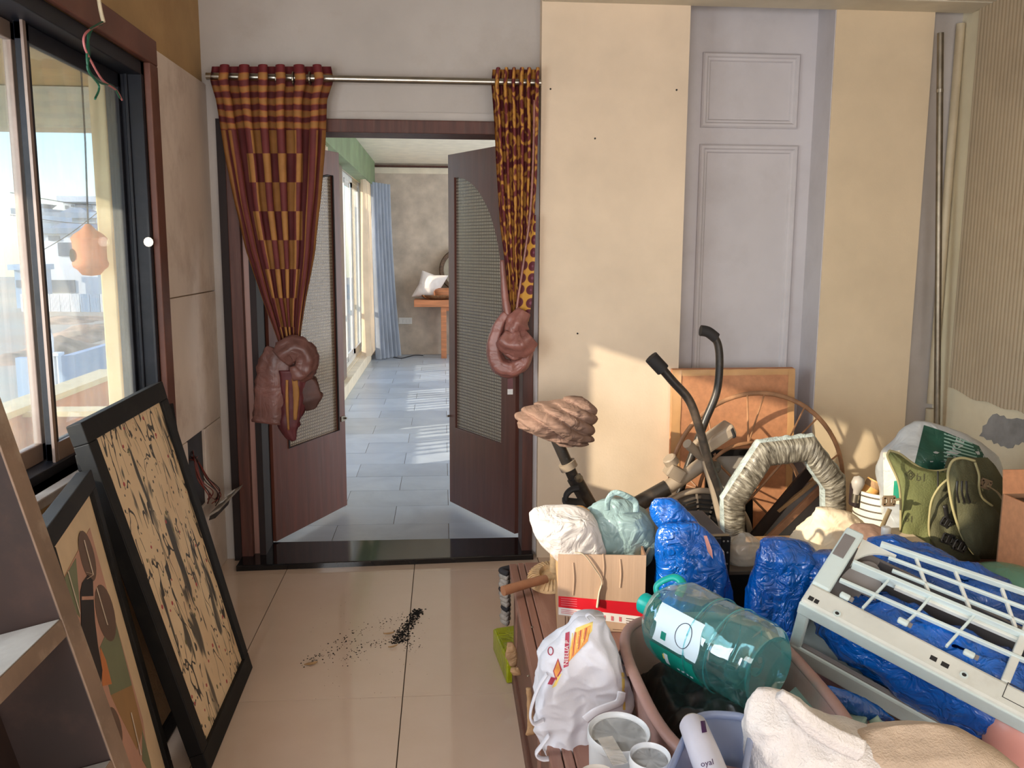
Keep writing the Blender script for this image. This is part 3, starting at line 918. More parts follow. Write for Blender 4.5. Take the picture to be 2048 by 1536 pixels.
pil = MB().box((-1.36, 3.62, -.05), (-1.30, 3.8, 2.21)).box((-1.30, 3.66, -.05), (-1.222, 3.9, 2.21))
struct(pil.build('column', m['concrete_cream'], bevel=.006))
# clay bird house on a cord
c0 = P(183, 452, Y=3.5)
bh = thing('bird_house', 'round clay bird house hanging on a cord outside the window', 'bird house', P(183, 552, Y=3.5))
sc = 3.5 / 1770
cx, cyb = P(183, 552, Y=3.5), 0
prof = [(0, 100), (5, 99), (14, 88), (26, 80), (33, 72), (31, 66), (30, 50), (30, 32), (33, 24), (31, 17), (24, 12), (16, 2), (0, 0)]
sh = MB().lathe([(r * sc, h * sc) for r, h in prof], cx, (0, 0, 1), 32)
sh.build('shell', m['terracotta'], bh, smooth=50)
MB().lathe([(0, 0), (.02, 0), (.024, .003), (.026, .0)], cx + V((-.05, -.036, .078)), V((-.75, -.66, 0)), 18).build('entry_hole', m['wood_dark'], bh)
MB().tube([cx + V((0, 0, 99 * sc)), cx + V((.01, 0, .5)), cx + V((.015, 0, 1.05))], .0035, 6).build('hanging_cord', m['cord_dark'], bh)

GZ = -4.5
def terr(u, v):
    x = lerp(-160, -3, u); y = lerp(6, 190, v)
    return V((x, y, GZ + .25 * noise.noise(V((x * .1, y * .1, 0)))))
struct(MB().grid(terr, 40, 40).build('ground', m['earth'], smooth=True))
def gpt(px, py): return P(px, py, Z=GZ)
BN = [0]
def building(label, x0, x1, yt, yb, Y, dep, mat, wins=(), roof=None):
    a, b = P(x0, yt, Y=Y), P(x1, yt, Y=Y)
    bz = GZ - .3
    t = thing('town_house', label, 'building', ((a.x + b.x) / 2, Y, bz))
    MB().box((a.x, Y, GZ - .3), (b.x, Y + dep, a.z)).build('walls', m[mat], t)
    for (p0, q0, p1, q1) in wins:
        c, d = P(p0, q1, Y=Y), P(p1, q0, Y=Y)
        MB().box((c.x, Y - .15, c.z), (d.x, Y + .1, d.z)).build('window', m['town_window'], t)
    s = .02 * Y
    rt = 'town_roof' if roof else mat
    MB().box((a.x - s * .2, Y - s * .3, a.z), (b.x + s * .2, Y + dep, a.z + .006 * Y)).build('roof_slab', m[rt], t)
    if roof:
        MB().hexa([(a.x, Y + dep * .1, a.z), (b.x, Y + dep * .1, a.z), (b.x, Y + dep, a.z), (a.x, Y + dep, a.z), (a.x + s, Y + dep * .3, a.z + .012 * Y), (b.x - s, Y + dep * .3, a.z + .012 * Y), (b.x - s, Y + dep * .9, a.z + .012 * Y), (a.x + s, Y + dep * .9, a.z + .012 * Y)]).build('roof', m['town_roof'], t)
    return t
building('white two storey house with a shaded terrace, highest on the skyline', 126, 215, 404, 432, 128, 6, 'town_white', [(131, 411, 137, 418), (143, 409, 148, 414), (152, 407, 172, 430), (178, 411, 185, 418)])
building('long pale house with a hipped grey roof below the skyline', 92, 190, 436, 470, 120, 6, 'town_grey', [(100, 450, 110, 458), (120, 450, 132, 458), (150, 450, 160, 458)], True)
building('low pale house at the far edge of the skyline', 35, 86, 428, 470, 135, 8, 'town_grey', [(45, 440, 52, 448), (60, 440, 68, 448)], True)
building('plain white house with a blank sunlit side wall', 40, 70, 441, 545, 104, 9, 'town_white', [(44, 470, 47, 480)])
building('pale house with balconies and a broad overhanging roof', 64, 190, 467, 606, 98, 9, 'town_white', [(72, 472, 84, 480), (98, 472, 120, 481), (118, 485, 152, 512), (90, 560, 150, 585), (70, 560, 84, 590)], True)
building('narrow bluish house beside the hanging bird house', 192, 228, 436, 606, 110, 8, 'town_blue', [(196, 446, 206, 456), (196, 470, 206, 482), (196, 520, 206, 534)])
building('grey shed standing left of the balconied house', 28, 66, 540, 622, 92, 4, 'town_blue', [(34, 560, 44, 575)])
# boundary fence of sheet panels and gate
fn_ = thing('sheet_fence', 'pale corrugated sheet fence along the far side of the building plot', 'fence', gpt(120, 622))
for k in range(9):
    x0, x1 = 40 + k * 20, 58 + k * 20
    a, b = P(x0, 588, Y=86), P(x1, 588, Y=86)
    mb = MB()
    nb = 8
    for i in range(nb):
        p, q = lerp(a.x, b.x, i / nb), lerp(a.x, b.x, (i + .7) / nb)
        mb.box((p, 86, GZ - .2), (q, 86.12, a.z))
    mb.box((a.x, 86.05, GZ), (b.x, 86.15, a.z - .1))
    mb.build('fence_panel', m['town_blue' if k in (6, 7) else 'town_white'], fn_)
def mound(label, px0, px1, pyt, Yc, seed):
    a, b = P(px0, 700, Y=Yc), P(px1, 700, Y=Yc)
    top = P((px0 + px1) / 2, pyt, Y=Yc).z - GZ
    def f(u, v):
        x = lerp(a.x, b.x, u); y = Yc + lerp(-6, 6, v)
        e = math.sin(PI * u) ** .7 * math.sin(PI * v) ** .8
        return V((x, y, GZ - .15 + top * e * (.75 + .5 * noise.fractal(V((x * .35 + seed, y * .35, 0)), 1, 2, 4))))
    o = MB().grid(f, 50, 24).build('earth_mound', m['earth_mound'], smooth=True)
    tag(o, label, 'mound', 'heaps of dug earth on the building plot')
mound('brown heap of dug earth furthest across the plot', 120, 250, 642, 64, 1)
mound('brown heap of dug earth nearer the street lamp', 20, 140, 668, 52, 5)
mound('low spread of dug earth in front of the sheet fence', 60, 220, 628, 76, 9)
lp = thing('street_lamp', 'white street lamp with one curved arm over the plot', 'lamp', P(108, 745, Y=34))
g = P(108, 745, Y=34)
MB().tube(curve([g - V((0, 0, 1.0)), P(105, 700, Y=34), P(104, 676, Y=34), P(100, 668, Y=34), P(90, 662, Y=34)]), .06, 8).build('post', m['town_white'], lp)
MB().box(tuple(P(88, 664, Y=34) - V((.2, .1, .1))), tuple(P(90, 661, Y=34) + V((.2, .1, .05)))).build('lamp_head', m['town_roof'], lp)
for i, (x0, x1) in enumerate(((103, 109), (112, 118))):
    a, b = P(x0, 712, Y=32), P(x1, 752, Y=32)
    gp_ = tag(MB().box((a.x, 32, GZ), (b.x, 32.4, a.z)).box((a.x - .05, 31.95, a.z), (b.x + .05, 32.45, a.z + .1)).build('gate_pillar', m['town_white']), ['white gate pillar standing under the street lamp', 'white gate pillar to the house side of the street lamp'][i], 'pillar')
a, b = P(122, 712, Y=30), P(245, 677, Y=46)
cw = MB().hexa([(a.x, a.y, GZ), (b.x, b.y, GZ), (b.x + .3, b.y + .3, GZ), (a.x + .3, a.y + .3, GZ), a, b, b + V((.3, .3, 0)), a + V((.3, .3, 0))])
tag(cw.build('compound_wall', m['town_blue']), 'long bluish plot wall running away from the gate pillars', 'wall')
a, b = P(30, 716, Y=30), P(100, 716, Y=31)
tag(MB().box((a.x, 30, GZ), (b.x, 30.3, a.z)).build('compound_wall', m['town_blue']), 'short bluish wall on the near side of the gate pillars', 'wall')
for i, (p, q, Y) in enumerate((((20, 385), (260, 412), 60), ((20, 430), (260, 448), 70), ((40, 525), (220, 405), 50))):
    a, b = P(*p, Y=Y), P(*q, Y=Y + 5)
    c = (a + b) / 2 - V((0, 0, .25))
    tag(MB().tube(curve([a, c, b], 6), .025, 5).build('overhead_wire', m['cord_dark']), ['overhead wire crossing the open sky, uppermost of three', 'overhead wire sagging in front of the rooftops', 'overhead wire slanting across the balconied house'][i], 'wire')
# ------------------------------------------------------------------ pictures leaning under the window
def picture(name, label, tl, tr, bl, br, border, depth, fmat, edge=None, art=None, mat_w=0, mat_m=None, cat='picture'):
    """A framed picture given by its four front corners; the frame has depth behind the face."""
    tl, tr, bl, br = V(tl), V(tr), V(bl), V(br)
    nrm = (tr - tl).cross(bl - tl).normalized()
    if nrm.x > 0: nrm = -nrm                     # points to the wall, away from the room
    t = thing(name, label, cat, (bl + br) / 2)
    def q(u, v, d=0):                             # u from left, v from top
        return tl.lerp(tr, u).lerp(bl.lerp(br, u), v) + nrm * d
    W, Hh = (tr - tl).length, (bl - tl).length
    bu, bv = border / W, border / Hh
    for (u0, v0, u1, v1) in ((0, 0, 1, bv), (0, 1 - bv, 1, 1), (0, bv, bu, 1 - bv), (1 - bu, bv, 1, 1 - bv)):
        MB().hexa([q(u0, v1, depth), q(u1, v1, depth), q(u1, v1), q(u0, v1), q(u0, v0, depth), q(u1, v0, depth), q(u1, v0), q(u0, v0)]).build('frame_bar', m[fmat], t, bevel=.003)
    if art:
        mb = MB()
        mb.grid(lambda u, v: q(lerp(bu, 1 - bu, u), lerp(bv, 1 - bv, v), .012), 6, 10)
        mb.build('art_sheet', m[art], t)
    MB().hexa([q(0.01, .99, depth), q(.99, .99, depth), q(.99, .99, depth * .5), q(.01, .99, depth * .5), q(.01, .01, depth), q(.99, .01, depth), q(.99, .01, depth * .5), q(.01, .01, depth * .5)]).build('backing', m['kraft'], t)
    return t, q, (bu, bv), nrm
a_tr, a_tl = P(325, 762, X=-1.0), P(162, 845, X=-1.005)
a_br, a_bl = P(506, 1335, Z=.002), P(420, 1545, Z=.002)
picture('framed_painting', 'tall black framed painting of ink splashes on cream leaning under the window', a_tl, a_tr, a_bl, a_br, .062, .045, 'frame_black', art='art_splatter')
b_tl, b_tr = P(163, 908, X=-1.045), P(347, 806, X=-1.05)
picture('framed_picture', 'plain black frame hidden behind the ink splash painting, only edges showing', b_tl, b_tr, V((-.87, 2.46, .002)), V((-.87, 3.2, .002)), .05, .02, 'frame_black')
c_tr = P(183, 938, X=-.965)
c_tl = P(75, 1082, Z=c_tr.z)
c_br, c_bl = V((-.795, 2.44, .002)), V((-.70, 1.93, .002))
dirc = (c_tr - c_tl).normalized()
c_tl = c_tr - dirc * .56
c_bl = c_br - V((dirc.x, dirc.y, 0)).normalized() * .56
ct, cq, (cbu, cbv), cn = picture('framed_painting', 'black framed painting of a dark bottle shape among flat ovals and triangles', c_tl, c_tr, c_bl, c_br, .05, .04, 'frame_black', art='art_cream')
def flat(nm, mat, pts, d=.0085):
    """Flat painted shape; pts in photograph pixels on the sheet."""
    o = cq(0, 0, d); nn = cn
    ps = []
    for x, y in pts:
        r = ray(x, y)
        tt = (o - CAM).dot(nn) / r.dot(nn)
        ps.append(CAM + r * tt)
    MB().prism(ps, nn * .0008).build(nm, m[mat], ct)
def oval(x, y, rx, ry, rot, n=22):
    return [(x + rx * math.cos(2 * PI * k / n) * math.cos(rot) - ry * math.sin(2 * PI * k / n) * math.sin(rot),
             y + rx * math.cos(2 * PI * k / n) * math.sin(rot) + ry * math.sin(2 * PI * k / n) * math.cos(rot)) for k in range(n)]
flat('painted_field', 'art_pink', [(117, 1177), (180, 1056), (286, 1440), (300, 1540), (235, 1540)], .0105)
flat('painted_triangle', 'art_green', [(117, 1177), (152, 1116), (158, 1190), (160, 1235)], .0098)
flat('painted_oval', 'art_brown', oval(175, 1112, 14, 52, -.22), .0096)
flat('painted_oval', 'art_brown', oval(211, 1226, 18, 58, -.2), .0096)
flat('painted_triangle', 'art_green', [(228, 1230), (200, 1295), (222, 1390), (264, 1370)], .0097)
flat('painted_field', 'art_olive', [(222, 1390), (264, 1370), (286, 1460), (275, 1500), (240, 1430)], .0099)
flat('painted_patch', 'art_orange', [(201, 1294), (212, 1320), (224, 1368), (206, 1372)], .0092)
flat('painted_bottle', 'art_black', [(176, 1150), (165, 1165), (161, 1185), (163, 1230), (162, 1310), (168, 1345), (200, 1395), (205, 1340), (196, 1290), (190, 1240), (187, 1190), (186, 1160)], .0088)
flat('painted_band', 'art_pink', [(164, 1193), (187, 1192), (187, 1199), (164, 1200)], .0082)
flat('painted_oval', 'art_brown', oval(230, 1455, 13, 42, -.2), .0094)
flat('painted_triangle', 'art_green', [(285, 1460), (300, 1520), (308, 1560), (285, 1520)], .0095)
for a, b, c in (((168, 1080), (186, 1148), 'art_line'), ((136, 1143), (160, 1228), 'art_line'), ((193, 1175), (215, 1250), 'art_line'), ((215, 1418), (236, 1500), 'art_line'), ((236, 1500), (246, 1536), 'art_red'), ((262, 1425), (282, 1510), 'art_line'), ((172, 1144), (187, 1149), 'art_line'), ((187, 1149), (174, 1158), 'art_line')):
    flat('painted_line', c, [a, b, (b[0] + 1.6, b[1]), (a[0] + 1.6, a[1])], .0078)

# ---- open wooden shelf unit leaning back against the window wall, close to the camera
sy = 1.58
foot = P(223, 1516, Y=sy); top_ = P(0, 893, Y=sy)
tt = (top_ - foot).normalized()
foot = foot - tt * (foot.z / tt.z)
dd = V((-tt.z, 0, tt.x)).normalized()
if dd.x > 0: dd = -dd
Ls = 1.34
su = thing('shelf_unit', 'dusty brown wooden shelf unit leaning on the window wall nearest the camera', 'shelf', foot)
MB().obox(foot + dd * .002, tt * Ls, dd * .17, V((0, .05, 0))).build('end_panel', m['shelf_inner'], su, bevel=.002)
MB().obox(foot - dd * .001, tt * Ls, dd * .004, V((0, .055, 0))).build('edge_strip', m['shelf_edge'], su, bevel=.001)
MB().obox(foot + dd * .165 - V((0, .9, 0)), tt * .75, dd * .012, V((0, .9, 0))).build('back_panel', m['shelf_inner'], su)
zs = P(105, 1238, Y=sy).z
for i, z in enumerate((zs, P(200, 1520, Y=sy).z, zs + .62)):
    s0 = foot + tt * (z / tt.z)
    bo_ = MB().obox(s0 - V((0, .9, 0)) + dd * .001, dd * .168, tt * -.035, V((0, .9, 0))).build('shelf_board', m['shelf_edge'], su, bevel=.002)
    MB().obox(s0 - V((0, .9, 0)) + dd * .002 + tt * .0005, dd * .16, tt * .0015, V((0, .895, 0))).build('dust_layer', m['shelf_dust'], bo_)

# ---- loose wires in the open switch box
wb_ = thing('loose_wiring', 'bundle of loose dark red wires spilling from the open switch box', 'wires', P(390, 890, X=-1.07))
random.seed(3)
for k in range(11):
    a = P(376 + random.uniform(0, 24), 905 + random.uniform(-10, 20), X=-1.10)
    sp = random.uniform(-1, 1)
    b = P(402 + sp * 14, 955 + random.uniform(-8, 8), X=-1.02)
    c = P(424 + sp * 18, 985 + random.uniform(-6, 6), X=-1.0)
    d = P(424 + random.uniform(-10, 10), 1004 + random.uniform(-6, 8), X=-1.03)
    MB().tube(curve([a, P(392 + sp * 6, 925, X=-1.06), b, c, d], 6), .0022, 6).build('wire', m[random.choice(['wire_red', 'wire_red', 'wire_black'])], wb_)
sp_ = thing('switch_plate', 'dusty white switch plate dangling from the loose wires', 'switch plate', P(432, 1020, X=-1.04))
p0, p1 = P(414, 1036, X=-1.03), P(462, 988, X=-1.03)
ax = (p1 - p0)
MB().obox(p0, ax, V((.05, 0, .03)), V((.01, 0, .018))).build('plate', m['tub_grey'], sp_, bevel=.003)
MB().obox(p0 + ax * .15 - V((.012, 0, .03)), ax * .55, V((.03, 0, .01)), V((.01, 0, .03))).build('back_box', m['bike_black'], sp_, bevel=.002)
for k in range(2):
    MB().obox(p0 + ax * (.25 + .35 * k) + V((.022, 0, .03)), ax * .14, V((.022, 0, .012)), V((.006, 0, .012))).build('switch_key', m['white_plastic'], sp_, bevel=.002)

# ---- bare cable over the window corner
hc = thing('hanging_cable', 'grey cable with stripped red and green ends hanging over the window trim', 'cable', P(200, 60, X=-1.03))
MB().tube(curve([P(196, -12, X=-1.03), P(201, 20, X=-1.032), P(207, 44, X=-1.025)], 6), .006, 8).build('sheath', m['pvc_cream'], hc)
for c_, pts in (('wire_green', [(205, 44), (183, 60), (174, 100), (178, 140), (200, 165), (225, 172), (240, 196)]), ('wire_pink', [(204, 46), (172, 66), (168, 90), (182, 122), (205, 160), (232, 180), (244, 200)]), ('wire_green', [(204, 48), (178, 62), (178, 112), (176, 140), (198, 172), (190, 198)])):
    MB().tube(curve([P(x, y, X=-1.02) for x, y in pts], 7), .0034, 6).build('core_wire', m[c_], hc)

# ------------------------------------------------------------------ curtain rod and the two knotted curtains
YC = 4.185
rodz = P(640, 156, Y=YC)
rd = thing('curtain_rod', 'steel curtain rod across the head of the doorway', 'curtain rod', P(750, 157, Y=YC))
ra, rb = P(412, 158, Y=YC), P(1079, 160, Y=YC)
zz = (ra.z + rb.z) / 2
MB().tube([V((-1.055, YC, zz)), V((.455, YC, zz))], .016, 16).build('rod', m['steel'], rd, smooth=50)
for x in (-1.035, .44):
    MB().lathe([(.024, 0), (.024, .012), (.016, .016), (.016, .03)], V((x, YD - .0, zz)), (0, -1, 0), 16).tube([V((x, YD, zz)), V((x, YC, zz))], .008, 8).build('rod_bracket', m['steel_dull'], rd)

def curtain(name, label, rows, nf, mat, amp0, amp1, y0, seed, nu=150, nv=70, dx=0, wave=.35):
    t = thing(name, label, 'curtain', P((rows[0][1] + rows[0][2]) / 2, rows[-1][0], Y=y0), 'knotted door curtains')
    pa, pb = rows[0][0], rows[-1][0]
    def fn(u, v):
        py = lerp(pa, pb, v)
        l, r = interp(rows, py)
        a = lerp(amp0, amp1, v)
        ph = u * nf * 2 * PI + .7 * noise.noise(V((u * 4, seed, v * 2)))
        uu = u - wave / (2 * PI * nf) * math.sin(2 * ph)
        px = lerp(l, r, min(max(uu, 0), 1)) + 2.0 * noise.noise(V((u * 7, v * 5, seed)))
        yy = y0 - a * .55 + a * math.sin(ph) + .008 * noise.noise(V((u * 12, v * 7, seed + 3)))
        py -= 5 * max(0, -math.sin(ph)) * max(0, 1 - v * 12)
        return P(px, py, Y=yy)
    MB().grid(fn, nu, nv).build('cloth', m[mat], t, smooth=True)
    return t
lt = curtain('knotted_curtain', 'maroon and gold squared curtain gathered into a knot, at the window side of the door',
             [(133, 424, 662), (160, 420, 668), (200, 432, 655), (300, 448, 650), (400, 467, 642), (500, 491, 631), (600, 525, 612), (660, 548, 602), (712, 566, 598)], 6.5, 'curtain_squares', .055, .014, YC, 1, nu=240, wave=.72)
for k in range(6):
    x = lerp(436, 650, (k + .55) / 6.5)
    c = P(x, 157, Y=YC)
    ring = [c + V((.002, .026 * math.cos(2 * PI * i / 14), .026 * math.sin(2 * PI * i / 14))) for i in range(14)]
    MB().tube(ring, .005, 6, closed=True).build('eyelet', m['steel_dull'], lt)
def swag(name, mat, parent, pts, rad, Y, flat=.5, seed=0, amp=.006, seg=22, dy=None, n=8):
    """A band of bunched cloth along photograph points with radii in pixels at depth Y."""
    pl = [P(x, y, Y=Y + (dy[i] if dy else 0)) for i, (x, y) in enumerate(pts)]
    cl = curve(pl, n)
    k = Y / F
    rr = []
    for i in range(len(cl)):
        f = i / n; j = min(int(f), len(rad) - 2); rr.append(lerp(rad[j], rad[j + 1], min(f - j, 1)) * k)
    mb = MB().tube(cl, rr, seg, flat=1)
    n_ = len(cl)
    for i in range(n_):
        c = cl[i]
        for s_ in range(seg):
            p = mb.v[i * seg + s_]
            d = p - c
            d.y *= flat
            an = 2 * PI * s_ / seg
            g = .16 * math.sin(5 * an + seed + 3 * i / n_) + .3 * ridge(p, 22, seed, 2)
            mb.v[i * seg + s_] = c + d * (1 + g * amp / .006)
    return mb.build(name, m[mat], parent, smooth=True)
Yk = YC - .045
swag('knot_fold', 'satin_brown', lt, [(560, 700), (548, 740), (545, 790), (540, 846)], [20, 26, 28, 30], Yk - .01, .35, 2)
swag('tail', 'satin_maroon', lt, [(584, 740), (586, 800), (578, 850), (588, 882)], [22, 20, 18, 3], Yk - .02, .4, 5)
swag('tail', 'satin_dark', lt, [(590, 740), (606, 770), (616, 800), (622, 820)], [10, 26, 26, 6], Yk - .005, .3, 8)
swag('knot', 'satin_brown', lt, [(562, 716), (580, 700), (604, 702), (614, 722), (604, 742), (584, 748)], [18, 22, 20, 19, 18, 14], Yk - .03, .8, 11)
swag('tail_stripe', 'curtain_gold', lt, [(588, 748), (592, 790), (590, 840)], [5, 6, 3], YC - .088, .4, 3, .003, 10)
swag('tail_stripe', 'curtain_gold', lt, [(574, 760), (574, 810), (577, 860)], [2.5, 3, 2], YC - .092, .4, 3, .002, 8)
rt = curtain('knotted_curtain', 'maroon and gold flower print curtain tied in a knot beside the yellow wall',
             [(139, 985, 1079), (170, 982, 1078), (250, 988, 1077), (350, 993, 1074), (450, 1000, 1069), (550, 1012, 1062), (640, 1018, 1056), (680, 1020, 1052)], 6, 'curtain_paisley', .042, .012, YC, 4, nu=180, wave=.65)
def strip(u, v):
    py = lerp(430, 652, v)
    l, r = interp([(430, 1062, 1072), (520, 1046, 1070), (600, 1034, 1064), (652, 1030, 1056)], py)
    return P(lerp(l, r, u), py, Y=YC - .045 + .012 * math.sin(u * 5))
MB().grid(strip, 10, 40).build('turned_edge', m['curtain_dots'], rt, smooth=True)
swag('edge_piping', 'satin_pink', rt, [(1069, 200), (1066, 330), (1060, 430), (1048, 520), (1036, 600), (1030, 650)], [2.5] * 6, YC - .05, 1, 0, .001, 8)
swag('edge_piping', 'satin_pink', rt, [(1004, 520), (1008, 570), (1014, 620), (1022, 660)], [4, 6, 8, 8], YC - .04, 1, 0, .003, 10)
Yk = YC - .045
swag('knot_loop', 'satin_pink', rt, [(1014, 628), (998, 652), (988, 690), (996, 728), (1022, 738), (1046, 724), (1058, 700)], [9, 11, 13, 15, 16, 13, 8], Yk, .8, 3, .004)
swag('knot', 'satin_pink', rt, [(1050, 622), (1036, 645), (1024, 665), (1018, 680)], [11, 20, 16, 8], Yk - .02, .8, 6)
swag('knot', 'satin_pink', rt, [(1002, 672), (1020, 684), (1044, 686), (1062, 672)], [14, 21, 23, 16], Yk - .035, .8, 9)
swag('knot_end', 'satin_pink', rt, [(1012, 700), (1030, 710), (1050, 702)], [8, 10, 6], Yk - .03, .8, 12)
MB().obox(P(1015, 788, Y=YC - .03), V((.026, 0, 0)), V((0, .004, 0)), V((0, 0, .125))).build('tie_end', m['satin_maroon'], rt)
MB().obox(P(1015, 789, Y=YC - .032), V((.026, 0, 0)), V((0, .006, 0)), V((0, 0, .026))).build('care_label', m['print_white'], rt)
# ------------------------------------------------------------------ things in the far room
def hang(name, label, x0, x1, y0, y1, ztop, zbot, mat, nf, spread=0, seed=0):
    """A hung curtain from (x0,y0) to (x1,y1) in plan; spread pushes the foot into the room."""
    t = thing(name, label, 'curtain', ((x0 + x1) / 2, (y0 + y1) / 2, zbot))
    dxy = V((x1 - x0, y1 - y0, 0)); nn = V((dxy.y, -dxy.x, 0)).normalized()
    if nn.x < 0: nn = -nn
    def fn(u, v):
        p = V((x0, y0, lerp(ztop, zbot, v))) + dxy * u
        p += nn * ((.035 + .03 * v) * math.sin(u * nf * 2 * PI + .8 * noise.noise(V((u * 5, v, seed)))) + spread * v * v * (.3 + .7 * u))
        return p
    MB().grid(fn, nf * 14, 24).build('cloth', m[mat], t, smooth=True)
    return t
hang('hall_curtain', 'sheer peach curtain glowing in the hall window beside the blue curtain', -1.0, -1.0, 11.35, 12.12, 2.45, .16, 'curtain_peach', 8, 0, 2)
hang('hall_curtain', 'sheer peach curtain at the door end of the hall windows', -1.02, -1.02, 7.2, 7.95, 2.45, .16, 'curtain_peach', 6, 0, 5)
hang('hall_curtain', 'pale blue curtain bunched at the far end of the hall windows', -.97, -.74, 12.2, 12.72, 2.43, .02, 'curtain_blue', 6, .12, 7)
t = thing('console_bench', 'orange wooden console bench against the far hall wall', 'bench', P(860, 716, Z=0))
yb = P(885, 717, Z=0).y
pa = P(828, 600, Y=yb); pz = P(828, 614, Y=yb).z
MB().box((pa.x, yb - .02, pz), (pa.x + 1.6, yb + .42, pa.z)).build('bench_top', m['bench_wood'], t, bevel=.004)
lx = P(882, 650, Y=yb).x; lx2 = P(893, 650, Y=yb).x
for x0 in (lx, pa.x + 1.2):
    for y0 in (yb, yb + .32):
        MB().box((x0, y0, 0), (x0 + lx2 - lx, y0 + .07, pz)).build('leg', m['bench_wood'], t, bevel=.004)
MB().box((lx, yb + .03, pz - .06), (pa.x + 1.2, yb + .06, pz)).build('apron', m['bench_wood'], t)
tr = thing('wicker_tray', 'round wicker tray lying on the orange bench', 'tray', P(872, 600, Y=yb + .18))
tc = P(874, 600, Y=yb + .2); tc.z = pa.z + .002
MB().lathe([(0, 0), (.14, 0), (.21, .03), (.225, .055), (.21, .05), (.14, .014), (0, .012)], tc, (0, 0, 1), 28).build('bowl', m['wicker'], tr, smooth=40)
MB().tube([tc + V((.222 * math.cos(k * PI / 14), .222 * math.sin(k * PI / 14), .055)) for k in range(28)], .01, 6, closed=True).build('rim', m['wicker'], tr)
tag(loft('orange_cushion', [(576, 872, 912), (583, 868, 918), (592, 870, 920), (597, 878, 910)], yb + .16, m['bench_wood'], depth=.6, amp=.01, nv=16, seg=32), 'small orange cushion half behind the door leaf on the tray', 'cushion')
# pillow: a plump rhombus
pcen = P(860, 572, Y=yb + .2)
def pillow(u, v):
    a, b = lerp(-1, 1, u), lerp(-1, 1, v)
    return a, b
pm = MB()
k = yb / F
ex, ey = V((26 * k, .03, -.035)), V((11 * k, .0, 26 * k)) 
def side(sg):
    def f(u, v):
        a, b = lerp(-1, 1, u), lerp(-1, 1, v)
        pin = 1 - .16 * (1 - abs(a)) * abs(b) - .16 * (1 - abs(b)) * abs(a)
        th = .1 * (max(0, (1 - a * a) * (1 - b * b)) ** .45)
        p = pcen + ex * a * pin + ey * b * pin + V((0, sg * th, 0))
        return p + V((0, sg * .008, 0)) * ridge(p, 12, 3, 2) * (1 - abs(a) * abs(b))
    return f
pm.grid(side(-1), 26, 26); pm.grid(side(1), 26, 26)
tag(pm.build('pillow', m['white_cloth'], smooth=True), 'white pillow tilted up on the wicker tray', 'pillow')
mr = thing('round_mirror', 'round woven framed mirror leaning behind the tray, mostly behind the door leaf', 'mirror', P(915, 598, Y=12.5))
mc = P(922, 540, Y=12.75)
MB().lathe([(.25, -.01), (.30, -.02), (.315, 0), (.30, .02), (.25, .01)], mc, (0, -1, .12), 40, caps=False).build('rim', m['mirror_rim'], mr, smooth=40)
MB().lathe([(0, 0), (.26, 0), (.26, -.01), (0, -.01)], mc, (0, -1, .12), 40).build('glass', m['steel'], mr)
a, b = P(797, 648, Y=YF), P(824, 635, Y=YF)
sb = thing('switch_board', 'white socket board low on the far hall wall', 'socket board', (a.x, YF, a.z))
MB().box((a.x, YF - .02, a.z), (b.x, YF, b.z)).build('plate', m['white_plastic'], sb, bevel=.004)
for k_ in range(4):
    x = lerp(a.x, b.x, (k_ + .3) / 4)
    MB().box((x, YF - .026, a.z + .025), (x + .022, YF - .02, b.z - .025)).build('switch_key', m['white_plastic'], sb, bevel=.002)
cb = thing('floor_cable', 'thin dark cable curled on the hall floor under the blue curtain', 'cable', (-.62, 12.6, 0))
MB().tube(curve([V((-.72, 12.5, .006)), V((-.6, 12.4, .006)), V((-.5, 12.6, .006)), V((-.42, 12.75, .006)), V((-.3, 12.7, .006))], 6), .006, 6).build('cable', m['cord_dark'], cb)
# ------------------------------------------------------------------ decals: print that follows a crumpled surface
from mathutils.bvhtree import BVHTree
def bvh_of(o):
    off = OFF[o.name]
    return BVHTree.FromPolygons([v.co + off for v in o.data.vertices], [tuple(p.vertices) for p in o.data.polygons])
def hit(bv, px, py, lift=.0012, far=None):
    d = ray(px, py).normalized()
    loc, n, i, dist = bv.ray_cast(CAM, d)
    if loc is None: return far
    return loc - d * lift
def decal(name, bv, parent, mat, quad, nu=8, nv=8, lift=.0012):
    """quad: four photograph pixels (a, b, c, d) round the print."""
    a, b, c, d = [V((x, y, 0)) for x, y in quad]
    mb = MB(); vs, ok = [], []
    for j in range(nv + 1):
        for i in range(nu + 1):
            q = a.lerp(b, i / nu).lerp(d.lerp(c, i / nu), j / nv)
            p = hit(bv, q.x, q.y, lift); ok.append(p is not None); vs.append(p or V())
    w_ = nu + 1
    fs = [(j * w_ + i, j * w_ + i + 1, (j + 1) * w_ + i + 1, (j + 1) * w_ + i) for j in range(nv) for i in range(nu)]
    fs = [f for f in fs if all(ok[k] for k in f)]
    if not fs: return None
    use = sorted({k for f in fs for k in f}); idx = {k: n for n, k in enumerate(use)}
    mb.add([vs[k] for k in use], [tuple(idx[k] for k in f) for f in fs])
    return mb.build(name, m[mat], parent, smooth=True)
def decal_text(name, s, bv, parent, mat, o, u, v, size, lift=.0016, align='CENTER'):
    """o, u, v in photograph pixels (u, v unit directions of the lettering)."""
    def fn(x, y):
        px = o[0] + u[0] * x + v[0] * y; py = o[1] + u[1] * x + v[1] * y
        return hit(bv, px, py, lift) or P(px, py, Y=2)
    return text(name, s, m[mat], parent, (0, 0, 0), (1, 0, 0), (0, 1, 0), size, fn=fn, align=align)

